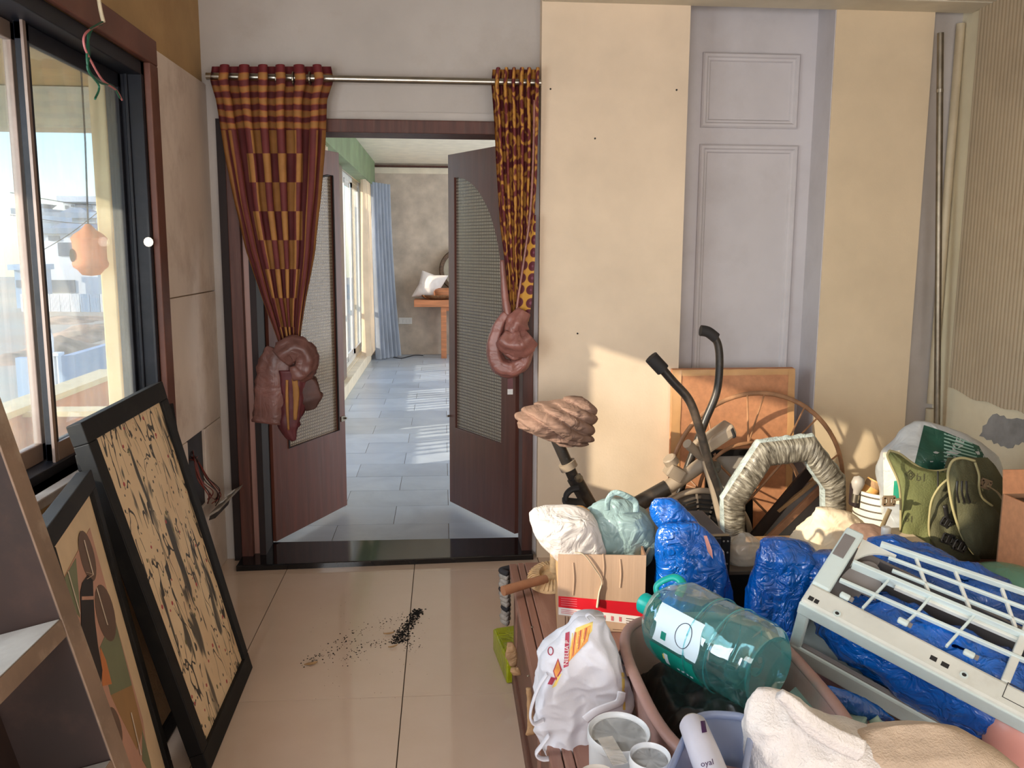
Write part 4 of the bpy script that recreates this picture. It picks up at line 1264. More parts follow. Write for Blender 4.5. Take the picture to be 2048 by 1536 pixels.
# ------------------------------------------------------------------ along the back wall
# flat carton leaning in the niche, its edges taped
fc = thing('flat_carton', 'flat orange brown carton with taped edges leaning in front of the wall niche', 'carton', P(1465, 1100, Y=4.05))
q00, q10 = P(1345, 740, Y=4.16), P(1590, 737, Y=4.16)
q01, q11 = V((q00.x - .005, 4.10, 0.002)), V((q10.x + .005, 4.10, .002))
nb = V((0, .035, .004))
MB().hexa([q01, q11, q11 + nb, q01 + nb, q00, q10, q10 + nb, q00 + nb]).build('carton_body', m['carton_flat'], fc, bevel=.003)
def strip(a, b, w, side, nm='tape_strip', mt='tape', n=26, y=-.002):
    d = (V(b) - V(a)); sd = V(side).normalized()
    mb = MB()
    mb.grid(lambda u, v: V(a) + d * u + sd * (w * (v + .12 * noise.noise(V((u * 9, v, 1))))) + V((0, y - .003 * abs(noise.noise(V((u * 14, v * 3, 5)))), 0)), n, 3)
    return mb.build(nm, m[mt], fc, smooth=True)
strip(q00, q01, .045, (1, 0, 0)); strip(q00, q10, .03, (0, 0, -1)); strip(q10, q11, -.035, (1, 0, 0))

# wire hoop stand: two rings joined by V spokes
hp = thing('hoop_stand', 'rusty wheel of two iron hoops joined by V shaped spokes against the wall', 'hoop', P(1512, 1170, Y=3.98))
c1 = P(1512, 1003, Y=3.98); r1 = .425
c1.z = r1 + .012
c2 = P(1500, 992, Y=3.86); r2 = .245
def rp(c, r, a, ly=0): return c + V((r * math.cos(a), ly * math.sin(a), r * math.sin(a)))
N = 64
MB().tube([rp(c1, r1, 2 * PI * k / N, .03) for k in range(N)], .011, 8, closed=True, flat=.6).build('outer_hoop', m['cane'], hp, smooth=True)
MB().tube([rp(c2, r2, 2 * PI * k / N, .03) for k in range(N)], .009, 8, closed=True, flat=.7).build('inner_hoop', m['cane'], hp, smooth=True)
for k in range(9):
    a = 2 * PI * (k + .3) / 9
    for s_ in (-.10, .10):
        MB().tube([rp(c1, r1, a + s_, .03), rp(c2, r2, a, .03)], .0045, 6).build('spoke', m['cane'], hp)
for k in range(4):
    a = PI / 4 + PI / 2 * k
    MB().tube([rp(c2, r2, a, .03), c2 + V((0, -.02, 0))], .006, 6).build('cross_bar', m['cane'], hp)

# steel pipe and conduit in the corner
pa, pb = P(1881, 66, Y=4.16), P(1874, 850, Y=4.13)
pb = pa + (pb - pa) * ((pa.z - .002) / (pa.z - pb.z))
sp = thing('steel_pipe', 'long thin steel pipe standing upright in the corner', 'pipe', pb)
MB().tube([pa, pb], .015, 14).build('tube', m['steel_dull'], sp, smooth=50)
MB().tube([pa.lerp(pb, .1), pa.lerp(pb, .106)], .0165, 14).build('joint_ring', m['steel'], sp)
cn_ = thing('conduit', 'cream plastic conduit running up the corner behind the steel pipe', 'conduit', (2.49, 4.24, 0))
MB().tube([V((2.497, 4.255, .76)), V((2.497, 4.255, 2.62))], .02, 12).build('upper_run', m['pvc_cream'], cn_, smooth=50)
MB().tube([V((2.495, 4.25, .0)), V((2.495, 4.25, .735))], .023, 12).build('lower_run', m['pvc_cream'], cn_, smooth=50)

# framed prints and slats among the clutter behind the octagon
t = thing('framed_print', 'small dark framed print leaning behind the bike handlebars', 'picture', P(1465, 1010, Y=3.9))
a, b, c, d = P(1418, 906, Y=3.9), P(1498, 904, Y=3.9), P(1498, 1100, Y=3.84), P(1414, 1100, Y=3.84)
for p, q in ((a, b), (b, c), (c, d), (d, a)): MB().bar(p, q, .03, .02, (0, 1, 0)).build('frame_bar', m['frame_black'], t)
MB().hexa([d + V((0, .01, 0)), c + V((0, .01, 0)), c + V((0, .016, 0)), d + V((0, .016, 0)), a + V((0, .01, 0)), b + V((0, .01, 0)), b + V((0, .016, 0)), a + V((0, .016, 0))]).build('print_sheet', m['tub_grey'], t)
for lab, p, q, Y0, Y1, mt, w_ in (('dark wooden slat slanting up behind the wrapped octagon, upper of two', (1500, 1085), (1628, 930), 3.66, 3.8, 'wood_dark', .05), ('pale wooden slat slanting up behind the wrapped octagon, lower of two', (1520, 1095), (1650, 968), 3.62, 3.74, 'stick_wood', .03)):
    A, B = P(*p, Y=Y0), P(*q, Y=Y1)
    A = A - (B - A) * ((A.z - .33) / (B.z - A.z)) if A.z > .33 else A
    tag(MB().bar(A, B, w_, .02, (0, 1, 0)).build('timber_offcut', m[mt], bevel=.002), lab, 'timber')
pn = thing('glass_panel', 'dusty framed glass panel leaning low behind the wrapped octagon', 'panel', P(1600, 1100, Y=3.8))
a, b, c, d = P(1520, 1050, Y=3.70), P(1660, 940, Y=3.76), P(1690, 1100, Y=3.70), P(1560, 1130, Y=3.68)
MB().prism([a, b, c, d], (0, .01, 0)).build('sheet', m['ac_inner'], pn)
for p, q in ((a, b), (b, c), (c, d), (d, a)): MB().bar(p, q, .016, .016, (0, 1, 0)).build('edge_bar', m['kraft'], pn)

# low crate that carries the heap at the back
cr = thing('storage_crate', 'low brown crate under the heap behind the blue bags', 'crate', (1.6, 3.4, 0))
for k in range(3):
    z = .005 + k * .11
    MB().box((1.27, 3.06, z), (2.35, 3.09, z + .1)).build('crate_board', m['kraft'], cr)
    MB().box((1.27, 3.45, z), (2.35, 3.48, z + .1)).build('crate_board', m['kraft'], cr)
MB().box((1.27, 3.06, .325), (2.35, 3.48, .335)).build('crate_lid', m['kraft'], cr)
for x in (1.27, 2.32): MB().box((x, 3.09, .0), (x + .03, 3.45, .325)).build('crate_end', m['kraft'], cr)

# plastic wrapped octagonal ring
zo = P(1590, 1158, Y=3.55).z
tag(MB().box((1.28, 3.5, .002), (1.6, 3.69, zo - .01)).build('low_box', m['kraft'], bevel=.004), 'small brown box hidden under the wrapped octagon', 'box')
def foil():
    t = NT('foil_streak')
    mp = t.node('Mapping'); mp.inputs['Scale'].default_value = (150, 1.6, 1); t.link(t.tc.outputs['UV'], mp.inputs[0])
    f = t.noise(mp.outputs[0], 1, 5, .65, .4)
    c = t.ramp(f, [(.32, (60, 54, 44)), (.5, (126, 119, 106)), (.68, (190, 184, 168)), (.78, (236, 230, 214))])
    t.base(c); t.b.inputs['Roughness'].default_value = .3
    t.bump(f, .8, .01)
    MATS['foil_streak'] = t.m; m['foil_streak'] = t.m
foil()
oc = thing('wrapped_octagon', 'octagonal frame tightly wrapped in wrinkled clear plastic standing among the clutter', 'frame', P(1572, 1120, Y=3.55))
Yo = 3.55
ov = [(1450, 1000), (1523, 888), (1632, 875), (1695, 958), (1698, 1062), (1640, 1146), (1532, 1158), (1453, 1085)]
oi = [(1494, 1012), (1545, 934), (1615, 925), (1654, 982), (1655, 1050), (1615, 1106), (1542, 1114), (1492, 1070)]
kx = lambda l, s: l[int(s) % 8][0] * (1 - s % 1) + l[(int(s) + 1) % 8][0] * (s % 1)
ky = lambda l, s: l[int(s) % 8][1] * (1 - s % 1) + l[(int(s) + 1) % 8][1] * (s % 1)
zsh = max(0, .337 - P(1532, 1160, Y=Yo).z)
def oring(u, v):
    s = u * 8 % 8
    o_ = P(kx(ov, s), ky(ov, s), Y=Yo); i_ = P(kx(oi, s), ky(oi, s), Y=Yo)
    p = o_.lerp(i_, v)
    p.y += -.012 * math.sin(PI * v) + .006 * noise.noise(V((u * 130, v * 2, 0))) + .02 * (0 if 0 < v < 1 else 1)
    return p
MB().grid(oring, 320, 8, wrap=True).build('wrapped_face', m['foil_streak'], oc, smooth=True)
def owall(l, r):
    def f(u, v):
        s = u * 8 % 8
        p = P(kx(l, s), ky(l, s), Y=Yo)
        p.y += .02 + .06 * v
        c = P(1572, 1022, Y=Yo)
        e = (p - c); e.y = 0
        return p + e * (r * (.03 + .03 * noise.noise(V((u * 60, v * 2, 3)))) * math.sin(PI * v))
    return f
MB().grid(owall(ov, 1), 200, 5, wrap=True).build('wrap_edge', m['wrap_teal'], oc, smooth=True)
MB().grid(owall(oi, -1), 200, 5, wrap=True).build('wrap_inner_edge', m['wrap_teal'], oc, smooth=True)

# striped pot with odds and ends
Yp = 3.3
pc = P(1762, 1100, Y=Yp); pc.z = .337
zt = P(1762, 978, Y=Yp).z
rpx = .118
pt = thing('striped_pot', 'cream pot ringed with thin dark lines, behind the white crumpled cloth', 'pot', pc)
MB().lathe([(.1, 0), (rpx, .02), (rpx, zt - pc.z), (rpx - .008, zt - pc.z), (rpx - .012, .03), (0, .03)], pc, (0, 0, 1), 40).build('body', m['pot_white'], pt, smooth=50)
for k in range(6):
    h = zt - pc.z - .015 - k * .028
    if h > .02: MB().tube([pc + V((rpx * math.cos(2 * PI * i / 40), rpx * math.sin(2 * PI * i / 40), h)) for i in range(40)], .0035, 6, closed=True).build('ring_line', m['pot_line'], pt)
MB().box(tuple(pc + V((-rpx - .02, -.03, zt - pc.z - .07))), tuple(pc + V((-rpx + .002, .03, zt - pc.z + .02)))).build('clip', m['wood_dark'], pt, bevel=.006)
A, B = P(1724, 1010, Y=3.3), P(1752, 962, Y=3.3)
ot = thing('cardboard_tube', 'orange and white cardboard tube sticking out of the striped pot', 'tube', A)
MB().lathe([(.034, 0), (.034, (B - A).length), (.03, (B - A).length), (.03, .01)], A, B - A, 22).build('tube', m['orange_tube'], ot, smooth=50)
MB().lathe([(.0345, (B - A).length - .03), (.0345, (B - A).length - .005)], A, B - A, 22, caps=False).build('rim_band', m['kraft'], ot, smooth=50)
lb = thing('light_bulb', 'dusty lamp bulb standing in the striped pot', 'bulb', P(1716, 985, Y=3.28))
MB().lathe([(.012, 0), (.014, .02), (.02, .03), (.026, .05), (.02, .072), (0, .08)], P(1712, 990, Y=3.28), (.1, 0, 1), 18).build('bulb', m['tub_grey'], lb, smooth=60)
MB().lathe([(.015, -.03), (.015, .004)], P(1712, 990, Y=3.28), (.1, 0, 1), 14).build('cap', m['steel_dull'], lb, smooth=50)

# ------------------------------------------------------------------ exercise bike
Yb = 3.72
bk = thing('exercise_bike', 'dusty black and grey exercise bike with two upright swinging handles', 'exercise bike', P(1280, 1120, Y=Yb))
kb = Yb / F
def bt(name, mat, pts, r, seg=12, sm=True, ys=None, n=8):
    pl = [P(p[0], p[1], Y=Yb + (ys[i] if ys else 0)) for i, p in enumerate(pts)]
    c = curve(pl, n) if len(pl) > 2 else pl
    return MB().tube(c, r * kb, seg).build(name, m[mat], bk, smooth=50)
fb = P(1238, 1130, Y=Yb); fb.z = .06
MB().tube([P(1148, 955, Y=Yb), P(1196, 1040, Y=Yb), fb], .034, 14).build('seat_tube', m['bike_black'], bk, smooth=50)
bt('seat_post', 'bike_black', [(1108, 868), (1148, 957)], 12)
A, B = P(1133, 925, Y=Yb), P(1139, 937, Y=Yb)
MB().tube([A, B], .04, 16).build('collar', m['bike_grey'], bk, smooth=50)
MB().lathe([(.008, 0), (.008, .02), (.018, .022), (.018, .035), (0, .038)], P(1151, 955, Y=Yb - .03), (.4, -1, .1), 12).build('seat_knob', m['steel_dull'], bk, smooth=50)
for k in range(4):
    MB().lathe([(0, 0), (.005, .0), (.005, .002), (0, .002)], P(1118 + k * 7.5, 888 + k * 15, Y=Yb - .026), (0, -1, 0), 8).build('post_hole', m['cord_dark'], bk)
sd = MB()
def sdf(u, v):
    an = 2 * PI * u
    s = lerp(-1, 1, v)
    w_ = (.075 * (1 - max(0, s) * .0) * (.45 + .55 * (1 - v)) + .01) * math.sqrt(max(0, 1 - s * s * .98))
    c = P(lerp(1058, 1188, 1 - v), lerp(868, 832, 1 - v), Y=Yb)
    return c + V((0, w_ * math.cos(an), .032 * math.sin(an) * math.sqrt(max(0, 1 - s * s)) + .01))
sd.grid(sdf, 24, 20, wrap=True).build('saddle', m['rubber'], bk, smooth=True)
bt('main_tube', 'bike_grey', [(1405, 928), (1340, 972), (1272, 1012), (1205, 1045)], 15, 14)
bt('main_tube_sleeve', 'bike_black', [(1335, 975), (1272, 1010)], 17, 14)
bt('cross_tube', 'bike_grey', [(1374, 887), (1418, 926)], 10, ys=[-.06, .02])
bt('strut', 'bike_grey', [(1412, 918), (1432, 985), (1456, 1085)], 12, ys=[-.05, -.05, -.05])
MB().lathe([(.03, -.02), (.03, .05), (.02, .055), (0, .055)], P(1419, 930, Y=Yb - .02), (.2, -1, 0), 16).build('pivot_hub', m['bike_black'], bk, smooth=50)
la = [(1316, 728), (1345, 762), (1378, 800), (1397, 850), (1418, 925), (1440, 985), (1455, 1045), (1464, 1100)]
bt('handle_arm', 'bike_black', la, 9, ys=[-.1] * 8)
bt('hand_grip', 'rubber', [(1302, 714), (1312, 725), (1326, 740)], 14, ys=[-.1] * 3)
ra_ = [(1424, 668), (1436, 690), (1439, 730), (1433, 785), (1412, 838), (1392, 890), (1372, 945), (1352, 1010)]
bt('handle_arm', 'bike_black', ra_, 8.5, ys=[.1] * 8)
bt('hand_grip', 'rubber', [(1401, 661), (1416, 664), (1432, 676)], 11.5, ys=[.1] * 3)
# console
A, B = P(1402, 912, Y=Yb), P(1458, 874, Y=Yb)
dA = (B - A).normalized()
cons = MB().obox(A - V((0, .06, 0)) + V((.012, 0, .016)) - dA * .02, dA * ((B - A).length + .03), V((0, .12, 0)), V((-.024, 0, .05))).build('console', m['bike_grey'], bk, bevel=.012)
MB().obox(B - V((0, .062, 0)) + V((.0, 0, .002)), dA * .02, V((0, .124, 0)), V((-.02, 0, .046))).build('console_end', m['rubber'], cons, bevel=.008)
MB().lathe([(.032, 0), (.032, .035), (.026, .04), (0, .04)], P(1346, 928, Y=Yb), (-.7, -.2, 1), 10).build('tension_knob', m['bike_grey'], bk, smooth=40)
A = P(1342, 955, Y=Yb)
MB().bar(A, A + V((.03, 0, .05)), .08, .08, (0, 1, 0)).build('knob_block', m['bike_grey'], bk, bevel=.008)
# wheel housing with vents
hc_ = P(1396, 1083, Y=Yb + .02)
rh_ = 113 * kb
hous = MB().lathe([(0, .02), (rh_ * .5, .035), (rh_ * .93, .012), (rh_ * .95, .0), (rh_ * .95, -.09), (0, -.1)], hc_, (0, -1, .06), 48).build('wheel_housing', m['bike_cage'], bk, smooth=40)
MB().tube([hc_ + V((rh_ * math.cos(2 * PI * k / 56), -.008, rh_ * math.sin(2 * PI * k / 56))) for k in range(56)], .014, 8, closed=True).build('housing_rim', m['bike_grey'], hous, smooth=True)
for a0 in (62, 84, 106, 132):
    for k in range(5):
        r_ = rh_ * (.50 + .085 * k); a = math.radians(a0)
        c = hc_ + V((r_ * math.cos(a), -.036 + .012 * (r_ / rh_), r_ * math.sin(a)))
        tq = V((-math.sin(a), 0, math.cos(a))) * .035
        MB().bar(c - tq, c + tq, .008, .006, (0, 1, 0)).build('vent_slot', m['cord_dark'], hous)
for a0 in (73, 95, 119):
    a = math.radians(a0)
    MB().bar(hc_ + V((rh_ * .35 * math.cos(a), -.034, rh_ * .35 * math.sin(a))), hc_ + V((rh_ * .95 * math.cos(a), -.018, rh_ * .95 * math.sin(a))), .008, .008, (0, 1, 0)).build('housing_rib', m['bike_grey'], hous)
for x in (1205, 1440):
    c = P(x, 1200, Y=Yb); c.z = .03
    MB().tube([c + V((0, -.25, 0)), c + V((0, .25, 0))], .03, 12).build('foot_bar', m['bike_black'], bk, smooth=50)
c0_, c1_ = P(1205, 1200, Y=Yb), P(1440, 1200, Y=Yb); c0_.z = c1_.z = .06
MB().tube([c0_, c1_], .026, 10).build('base_tube', m['bike_black'], bk, smooth=50)
MB().tube(curve([P(1134, 1010, Y=Yb - .1), P(1132, 992, Y=Yb - .1), P(1142, 980, Y=Yb - .1), P(1158, 976, Y=Yb - .1)], 6), .012, 8, flat=2.2).build('pedal_strap', m['rubber'], bk, smooth=True)
MB().obox(P(1130, 1018, Y=Yb - .16), V((.09, 0, -.01)), V((0, .1, 0)), V((0, 0, .025))).build('pedal', m['rubber'], bk, bevel=.005)
MB().tube([P(1160, 1016, Y=Yb - .06), P(1290, 1075, Y=Yb - .05)], .014, 8).build('crank_arm', m['steel_dull'], bk)
# rag over the saddle
rag_rows = [(795, 1140, 1156), (801, 1118, 1166), (808, 1082, 1172), (818, 1056, 1180), (830, 1043, 1184), (842, 1040, 1180), (852, 1046, 1177), (860, 1062, 1176), (868, 1086, 1176), (876, 1098, 1174), (884, 1116, 1170), (892, 1130, 1160)]
rg = loft('rag', rag_rows, Yb - .01, m['cloth_taupe'], depth=.75, amp=.022, sc=13, seed=5, seg=130, nv=90, an=(1, 1, .7), diag=(38, 62, .034))
tag(rg, 'crumpled brown rag thrown over the bike saddle', 'rag')

# ------------------------------------------------------------------ green vest, sack and box at the right
sk = thing('feed_sack', 'crumpled green and silver printed sack standing behind the olive vest', 'sack', P(1880, 1100, Y=3.12))
rows = [(842, 1832, 1850), (852, 1812, 1890), (866, 1800, 1925), (885, 1786, 1957), (910, 1768, 1985), (940, 1758, 1998), (975, 1764, 2015), (1040, 1772, 2030), (1100, 1775, 2030), (1160, 1775, 2035)]
so = loft('sack_body', rows, 3.18, m['sack_silver'], sk, depth=.42, amp=.016, sc=8, seed=3, seg=72, nv=60, smooth=True)
bv = bvh_of(so)
decal('green_print', bv, sk, 'label_sack' if 'label_sack' in m else 'vest_sack', [(1850, 846), (1880, 858), (1885, 960), (1825, 945)], 10, 14) if False else None
M('sack_ink', (42, 92, 76), .3, metal=.15, var=.2, vs=10, crease=.4, bs=9)
M('sack_stripe', (156, 192, 178), .35)
decal('green_print', bv, sk, 'sack_ink', [(1848, 850), (1886, 862), (1884, 965), (1826, 940)], 12, 14)
decal('green_print', bv, sk, 'sack_ink', [(1886, 862), (1958, 892), (1990, 950), (1884, 965)], 14, 14, .0010)
for k in range(13):
    y0 = 866 + k * 7.4
    decal('print_stripe', bv, sk, 'sack_stripe', [(1888, y0), (1945 + k * 2.2, y0 + 20 - k * .6), (1945 + k * 2.2, y0 + 22.6 - k * .6), (1888, y0 + 3)], 10, 1, .0016)
decal_text('print_text', 'NE', bv, sk, 'ink_grey', (1926, 892), (.3, -.95), (-.95, -.3), 26, .0022, 'CENTER')
decal('cream_print', bv, sk, 'sack_cream', [(1766, 905), (1800, 900), (1812, 1010), (1768, 1005)], 8, 12)
decal('teal_mark', bv, sk, 'teal_plastic', [(1788, 962), (1800, 960), (1802, 1000), (1786, 996)], 4, 6, .0018)

vs_ = thing('vest', 'olive green padded vest with buckled straps propped against the sack', 'vest', P(1880, 1110, Y=2.9))
def panel(name, rows, Y, mat, th=.02, bulge=.03, seed=0, parent=vs_, nu=26, nv=34, lean=.10):
    """Padded sheet: front face bulged, closed at the back."""
    pa, pb = rows[0][0], rows[-1][0]
    def f(sg):
        def g(u, v):
            py = lerp(pa, pb, v); l, r = interp(rows, py)
            b = math.sin(PI * u) ** .5 * min(1, 6 * v, 6 * (1 - v)) ** .5
            yy = Y + lean * (.5 - v) + (-bulge * b if sg else th) + .008 * noise.noise(V((u * 4, v * 5, seed)))
            return P(lerp(l, r, u), py, Y=yy)
        return g
    mb = MB(); mb.grid(f(1), nu, nv); mb.grid(f(0), nu, nv)
    o = mb.build(name, m[mat], parent, smooth=True)
    return o
def piping(pts, Y, r=2.6, mat='vest_pipe', lean=None):
    pl = [P(x, y, Y=Y) for x, y in pts]
    MB().tube(curve(pl, 8), r * Y / F, 7).build('piping', m[mat], vs_, smooth=True)
Yv = 2.92
front = [(902, 1778, 1783), (910, 1774, 1800), (925, 1780, 1822), (938, 1788, 1848), (946, 1792, 1900), (980, 1800, 1908), (1020, 1803, 1904), (1060, 1802, 1900), (1090, 1801, 1898), (1118, 1802, 1896)]
fo = panel('front_panel', front, Yv, 'vest_green', seed=1)
piping([(1779, 901), (1775, 912), (1782, 930), (1796, 962), (1801, 1000), (1801, 1060), (1800, 1100), (1804, 1118)], Yv - .02)
piping([(1779, 901), (1800, 908), (1822, 924), (1846, 938), (1872, 942), (1896, 938)], Yv + .03)
back = [(915, 1895, 1975), (930, 1890, 1990), (960, 1885, 2008), (1000, 1882, 2012), (1050, 1885, 2010), (1080, 1890, 2008), (1118, 1900, 2006)]
panel('back_panel', back, Yv + .05, 'vest_dark', seed=2)
flap = [(960, 1886, 1900), (985, 1872, 1915), (1010, 1862, 1925), (1050, 1858, 1935), (1080, 1862, 1945), (1105, 1872, 1955), (1122, 1885, 1962)]
panel('side_flap', flap, Yv - .045, 'vest_dark', seed=3, bulge=.02)
piping([(1896, 958), (1878, 975), (1864, 1000), (1859, 1030), (1858, 1060), (1864, 1090), (1880, 1116)], Yv - .06)
shoulder = [(917, 1915, 1935), (925, 1900, 1948), (945, 1897, 1955), (970, 1899, 1958), (1000, 1902, 1975), (1030, 1910, 2000), (1060, 1918, 2000), (1090, 1932, 1990), (1112, 1950, 1985)]
panel('shoulder_pad', shoulder, Yv - .09, 'vest_green' if False else 'vest_dark', seed=4, bulge=.03)
piping([(1950, 922), (1925, 916), (1905, 922), (1896, 945), (1898, 975), (1904, 1010), (1914, 1045), (1928, 1080), (1948, 1108)], Yv - .11, 3)
piping([(1950, 925), (1958, 950), (1958, 975), (1964, 995), (1985, 1012)], Yv - .10, 2.6)
for x0, y0, x1, y1 in ((1901, 965, 1905, 990),):
    MB().tube([P(1876, 942, Y=Yv - .03), P(1876, 980, Y=Yv - .04)], .003, 6).build('seam', m['buckle'], vs_)
for k in range(3):
    MB().tube(curve([P(1915 + k * 9, 962, Y=Yv - .125), P(1914 + k * 10, 985, Y=Yv - .13), P(1918 + k * 11, 1005, Y=Yv - .125)], 5), .004, 6).build('stitch_line', m['buckle'], vs_)
def buckle(x, y, Y, s=1, rot=.3, mat='buckle'):
    c = P(x, y, Y=Y); k = Y / F * s
    u = V((math.cos(rot), 0, -math.sin(rot))); w_ = V((math.sin(rot), 0, math.cos(rot)))
    mb = MB()
    mb.bar(c - u * 13 * k + w_ * 8 * k, c + u * 13 * k + w_ * 8 * k, .012, 5 * k, (0, 1, 0)).bar(c - u * 13 * k - w_ * 8 * k, c + u * 13 * k - w_ * 8 * k, .012, 5 * k, (0, 1, 0))
    mb.bar(c - u * 11 * k - w_ * 9 * k, c - u * 11 * k + w_ * 9 * k, .012, 5 * k, (0, 1, 0)).bar(c + u * 11 * k - w_ * 9 * k, c + u * 11 * k + w_ * 9 * k, .012, 5 * k, (0, 1, 0)).bar(c - w_ * 9 * k, c + w_ * 9 * k, .012, 6 * k, (0, 1, 0))
    mb.build('buckle', m[mat], vs_, bevel=.0015)
buckle(1778, 1002, Yv - .06, 1, .0, 'buckle_tan'); buckle(1896, 1078, Yv - .10, 1.0, .35); buckle(1920, 1092, Yv - .11, 1.1, .4); buckle(1893, 1045, Yv - .07, .9, .5); buckle(1971, 968, Yv - .06, .9, .35, 'buckle_tan')
for pts, mt in (([(1790, 1000), (1800, 998)], 'webbing'), ([(1780, 1018), (1768, 1045), (1757, 1075), (1755, 1110)], 'webbing'), ([(1890, 1010), (1896, 1045)], 'buckle'), ([(1896, 1050), (1898, 1080)], 'buckle'), ([(1905, 1082), (1920, 1098), (1930, 1112)], 'buckle'), ([(1975, 972), (1995, 985), (2006, 1000)], 'webbing')):
    MB().tube(curve([P(x, y, Y=Yv - .07) for x, y in pts], 5), .009, 8, flat=.35).build('strap', m[mt], vs_, smooth=True)
bvv = bvh_of(fo)
MB().tube([p for p in [hit(bvv, *q, .002) for q in ((1811, 948), (1819, 940), (1828, 950), (1820, 959))] if p], .0022, 6, closed=True).build('emblem', m['vest_dark'], vs_)
MB().tube([p for p in [hit(bvv, *q, .002) for q in ((1816, 949), (1820, 945), (1824, 950), (1820, 954))] if p], .0018, 6, closed=True).build('emblem', m['vest_dark'], vs_)
decal_text('emboss_text', 'b1', bvv, vs_, 'vest_dark', (1842, 962), (1, .08), (.08, -1), 22, .0015)
decal_text('emboss_text', 'b1', bvv, vs_, 'vest_dark', (1818, 1044), (1, .08), (.08, -1), 18, .0015)

bx = thing('open_carton', 'open tan carton at the right edge beside the olive vest', 'carton', (1.66, 2.42, .425))
lx = P(2006, 1000, Y=2.62).x; zt_ = P(2012, 988, Y=2.62).z
for lo, hi, mt in (((lx, 2.36, .422), (lx + .42, 2.366, zt_), 'carton_flat'), ((lx, 2.366, .422), (lx + .006, 2.62, zt_), 'carton_flat'), ((lx + .414, 2.366, .422), (lx + .42, 2.62, zt_), 'carton_inner'), ((lx, 2.62, .422), (lx + .42, 2.626, zt_), 'carton_inner'), ((lx, 2.36, .422), (lx + .42, 2.62, .428), 'carton_inner')):
    MB().box(lo, hi).build('carton_wall', m[mt], bx)
MB().hexa([(lx, 2.62, zt_ - .003), (lx + .42, 2.62, zt_ - .003), (lx + .42, 2.625, zt_), (lx, 2.625, zt_), (lx + .02, 2.66, zt_ + .07), (lx + .40, 2.66, zt_ + .07), (lx + .40, 2.665, zt_ + .07), (lx + .02, 2.665, zt_ + .07)]).build('flap', m['carton_flat'], bx)
MB().hexa([(lx + .01, 2.37, zt_ - .02), (lx + .41, 2.37, zt_ - .02), (lx + .41, 2.61, zt_ - .02), (lx + .01, 2.61, zt_ - .02), (lx + .01, 2.37, zt_ - .012), (lx + .41, 2.37, zt_ - .012), (lx + .41, 2.61, zt_ - .012), (lx + .01, 2.61, zt_ - .012)]).build('dark_inside', m['black_case'], bx)  # dark slab put in for the shade inside the open carton

# paper stack under the vest and a blue sheet
zp = P(1850, 1118, Y=2.62).z
for i, (x0, x1, y0, y1, mt, lb_, nm) in enumerate(((1.40, 1.66, 2.45, 2.95, 'paper_sheet', 'stack of pinkish papers under the olive vest', 'paper_stack'),)):
    st = thing(nm, lb_, 'papers', ((x0 + x1) / 2, (y0 + y1) / 2, .425))
    n = 7
    for k in range(n):
        z0 = lerp(.422, zp, k / n); z1 = lerp(.422, zp, (k + .96) / n)
        j = random.uniform(-.008, .008)
        MB().box((x0 + j, y0 - j, z0), (x1 + j, y1 + j, z1)).build('paper_wad', m[mt if k != n - 2 else 'paper_blue'], st)
tag(loft('crumpled_cloth', [(1016, 1640, 1655), (1026, 1630, 1700), (1042, 1622, 1722), (1065, 1600, 1735), (1090, 1582, 1742), (1110, 1576, 1740), (1150, 1570, 1740), (1180, 1570, 1740)], 2.85, m['cloth_cream'], depth=.6, amp=.028, sc=9, seed=8, seg=80, nv=56),
    'cream white crumpled cloth heaped in the sun before the striped pot', 'cloth')
tag(loft('taupe_cloth', [(1048, 1712, 1745), (1060, 1700, 1775), (1085, 1690, 1800), (1110, 1690, 1800), (1160, 1690, 1800)], 2.70, m['cloth_taupe'], depth=.5, amp=.02, sc=10, seed=12, seg=60, nv=36), 'dull brown cloth between the cream cloth and the vest', 'cloth')
wc = P(1772, 1062, Y=2.55)
wcb = thing('white_bottle', 'small bottle with a round white cap in front of the olive vest', 'bottle', V((wc.x, wc.y, .42)))
MB().lathe([(.02, .422 - wc.z), (.02, -.03), (.010, -.018), (.010, -.01)], wc, (0, 0, 1), 18).build('body', m['tub_grey'], wcb, smooth=50)
MB().lathe([(.013, -.014), (.015, -.012), (.015, .010), (.012, .014), (0, .014)], wc, (0, 0, 1), 20).build('cap', m['white_plastic'], wcb, smooth=50)
# ------------------------------------------------------------------ the chest and what lies on it
CZ = .42
ch = thing('wooden_chest', 'low brown wooden chest carrying the clutter, its grooved edge along the floor', 'chest', (.95, 2.0, 0))
MB().box((.245, .7, 0), (2.12, 2.985, CZ - .035)).build('chest_body', m['chest_side'], ch, bevel=.004)
MB().box((.234, .68, 0), (.25, 2.99, .06)).build('plinth', m['chest_side'], ch, bevel=.004)
for x0, x1, z in ((.228, .256, CZ - .004), (.2585, .281, CZ - .001), (.2835, 2.13, CZ)):
    MB().box((x0, .68, CZ - .034), (x1, 3.0, z)).build('top_board', m['chest_wood'], ch, bevel=.003)
for k in range(3):
    MB().box((.242, 2.9 - k * .75 - .06, .07), (.246, 2.9 - k * .75, CZ - .05)).build('side_stile', m['chest_wood'], ch)
def tape_piece(rows, Y):
    return loft('torn_tape', rows, Y, m['kraft'], ch, depth=.3, amp=.008, sc=30, seed=2, seg=28, nv=16)
tape_piece([(1285, 1016, 1024), (1300, 1013, 1032), (1312, 1012, 1034), (1325, 1018, 1034), (1332, 1022, 1030)], 2.55)
tape_piece([(1335, 1024, 1036), (1342, 1022, 1040), (1350, 1026, 1040)], 2.5)
tape_piece([(1375, 1054, 1060), (1400, 1056, 1062), (1440, 1056, 1066), (1468, 1054, 1070)], 2.1)
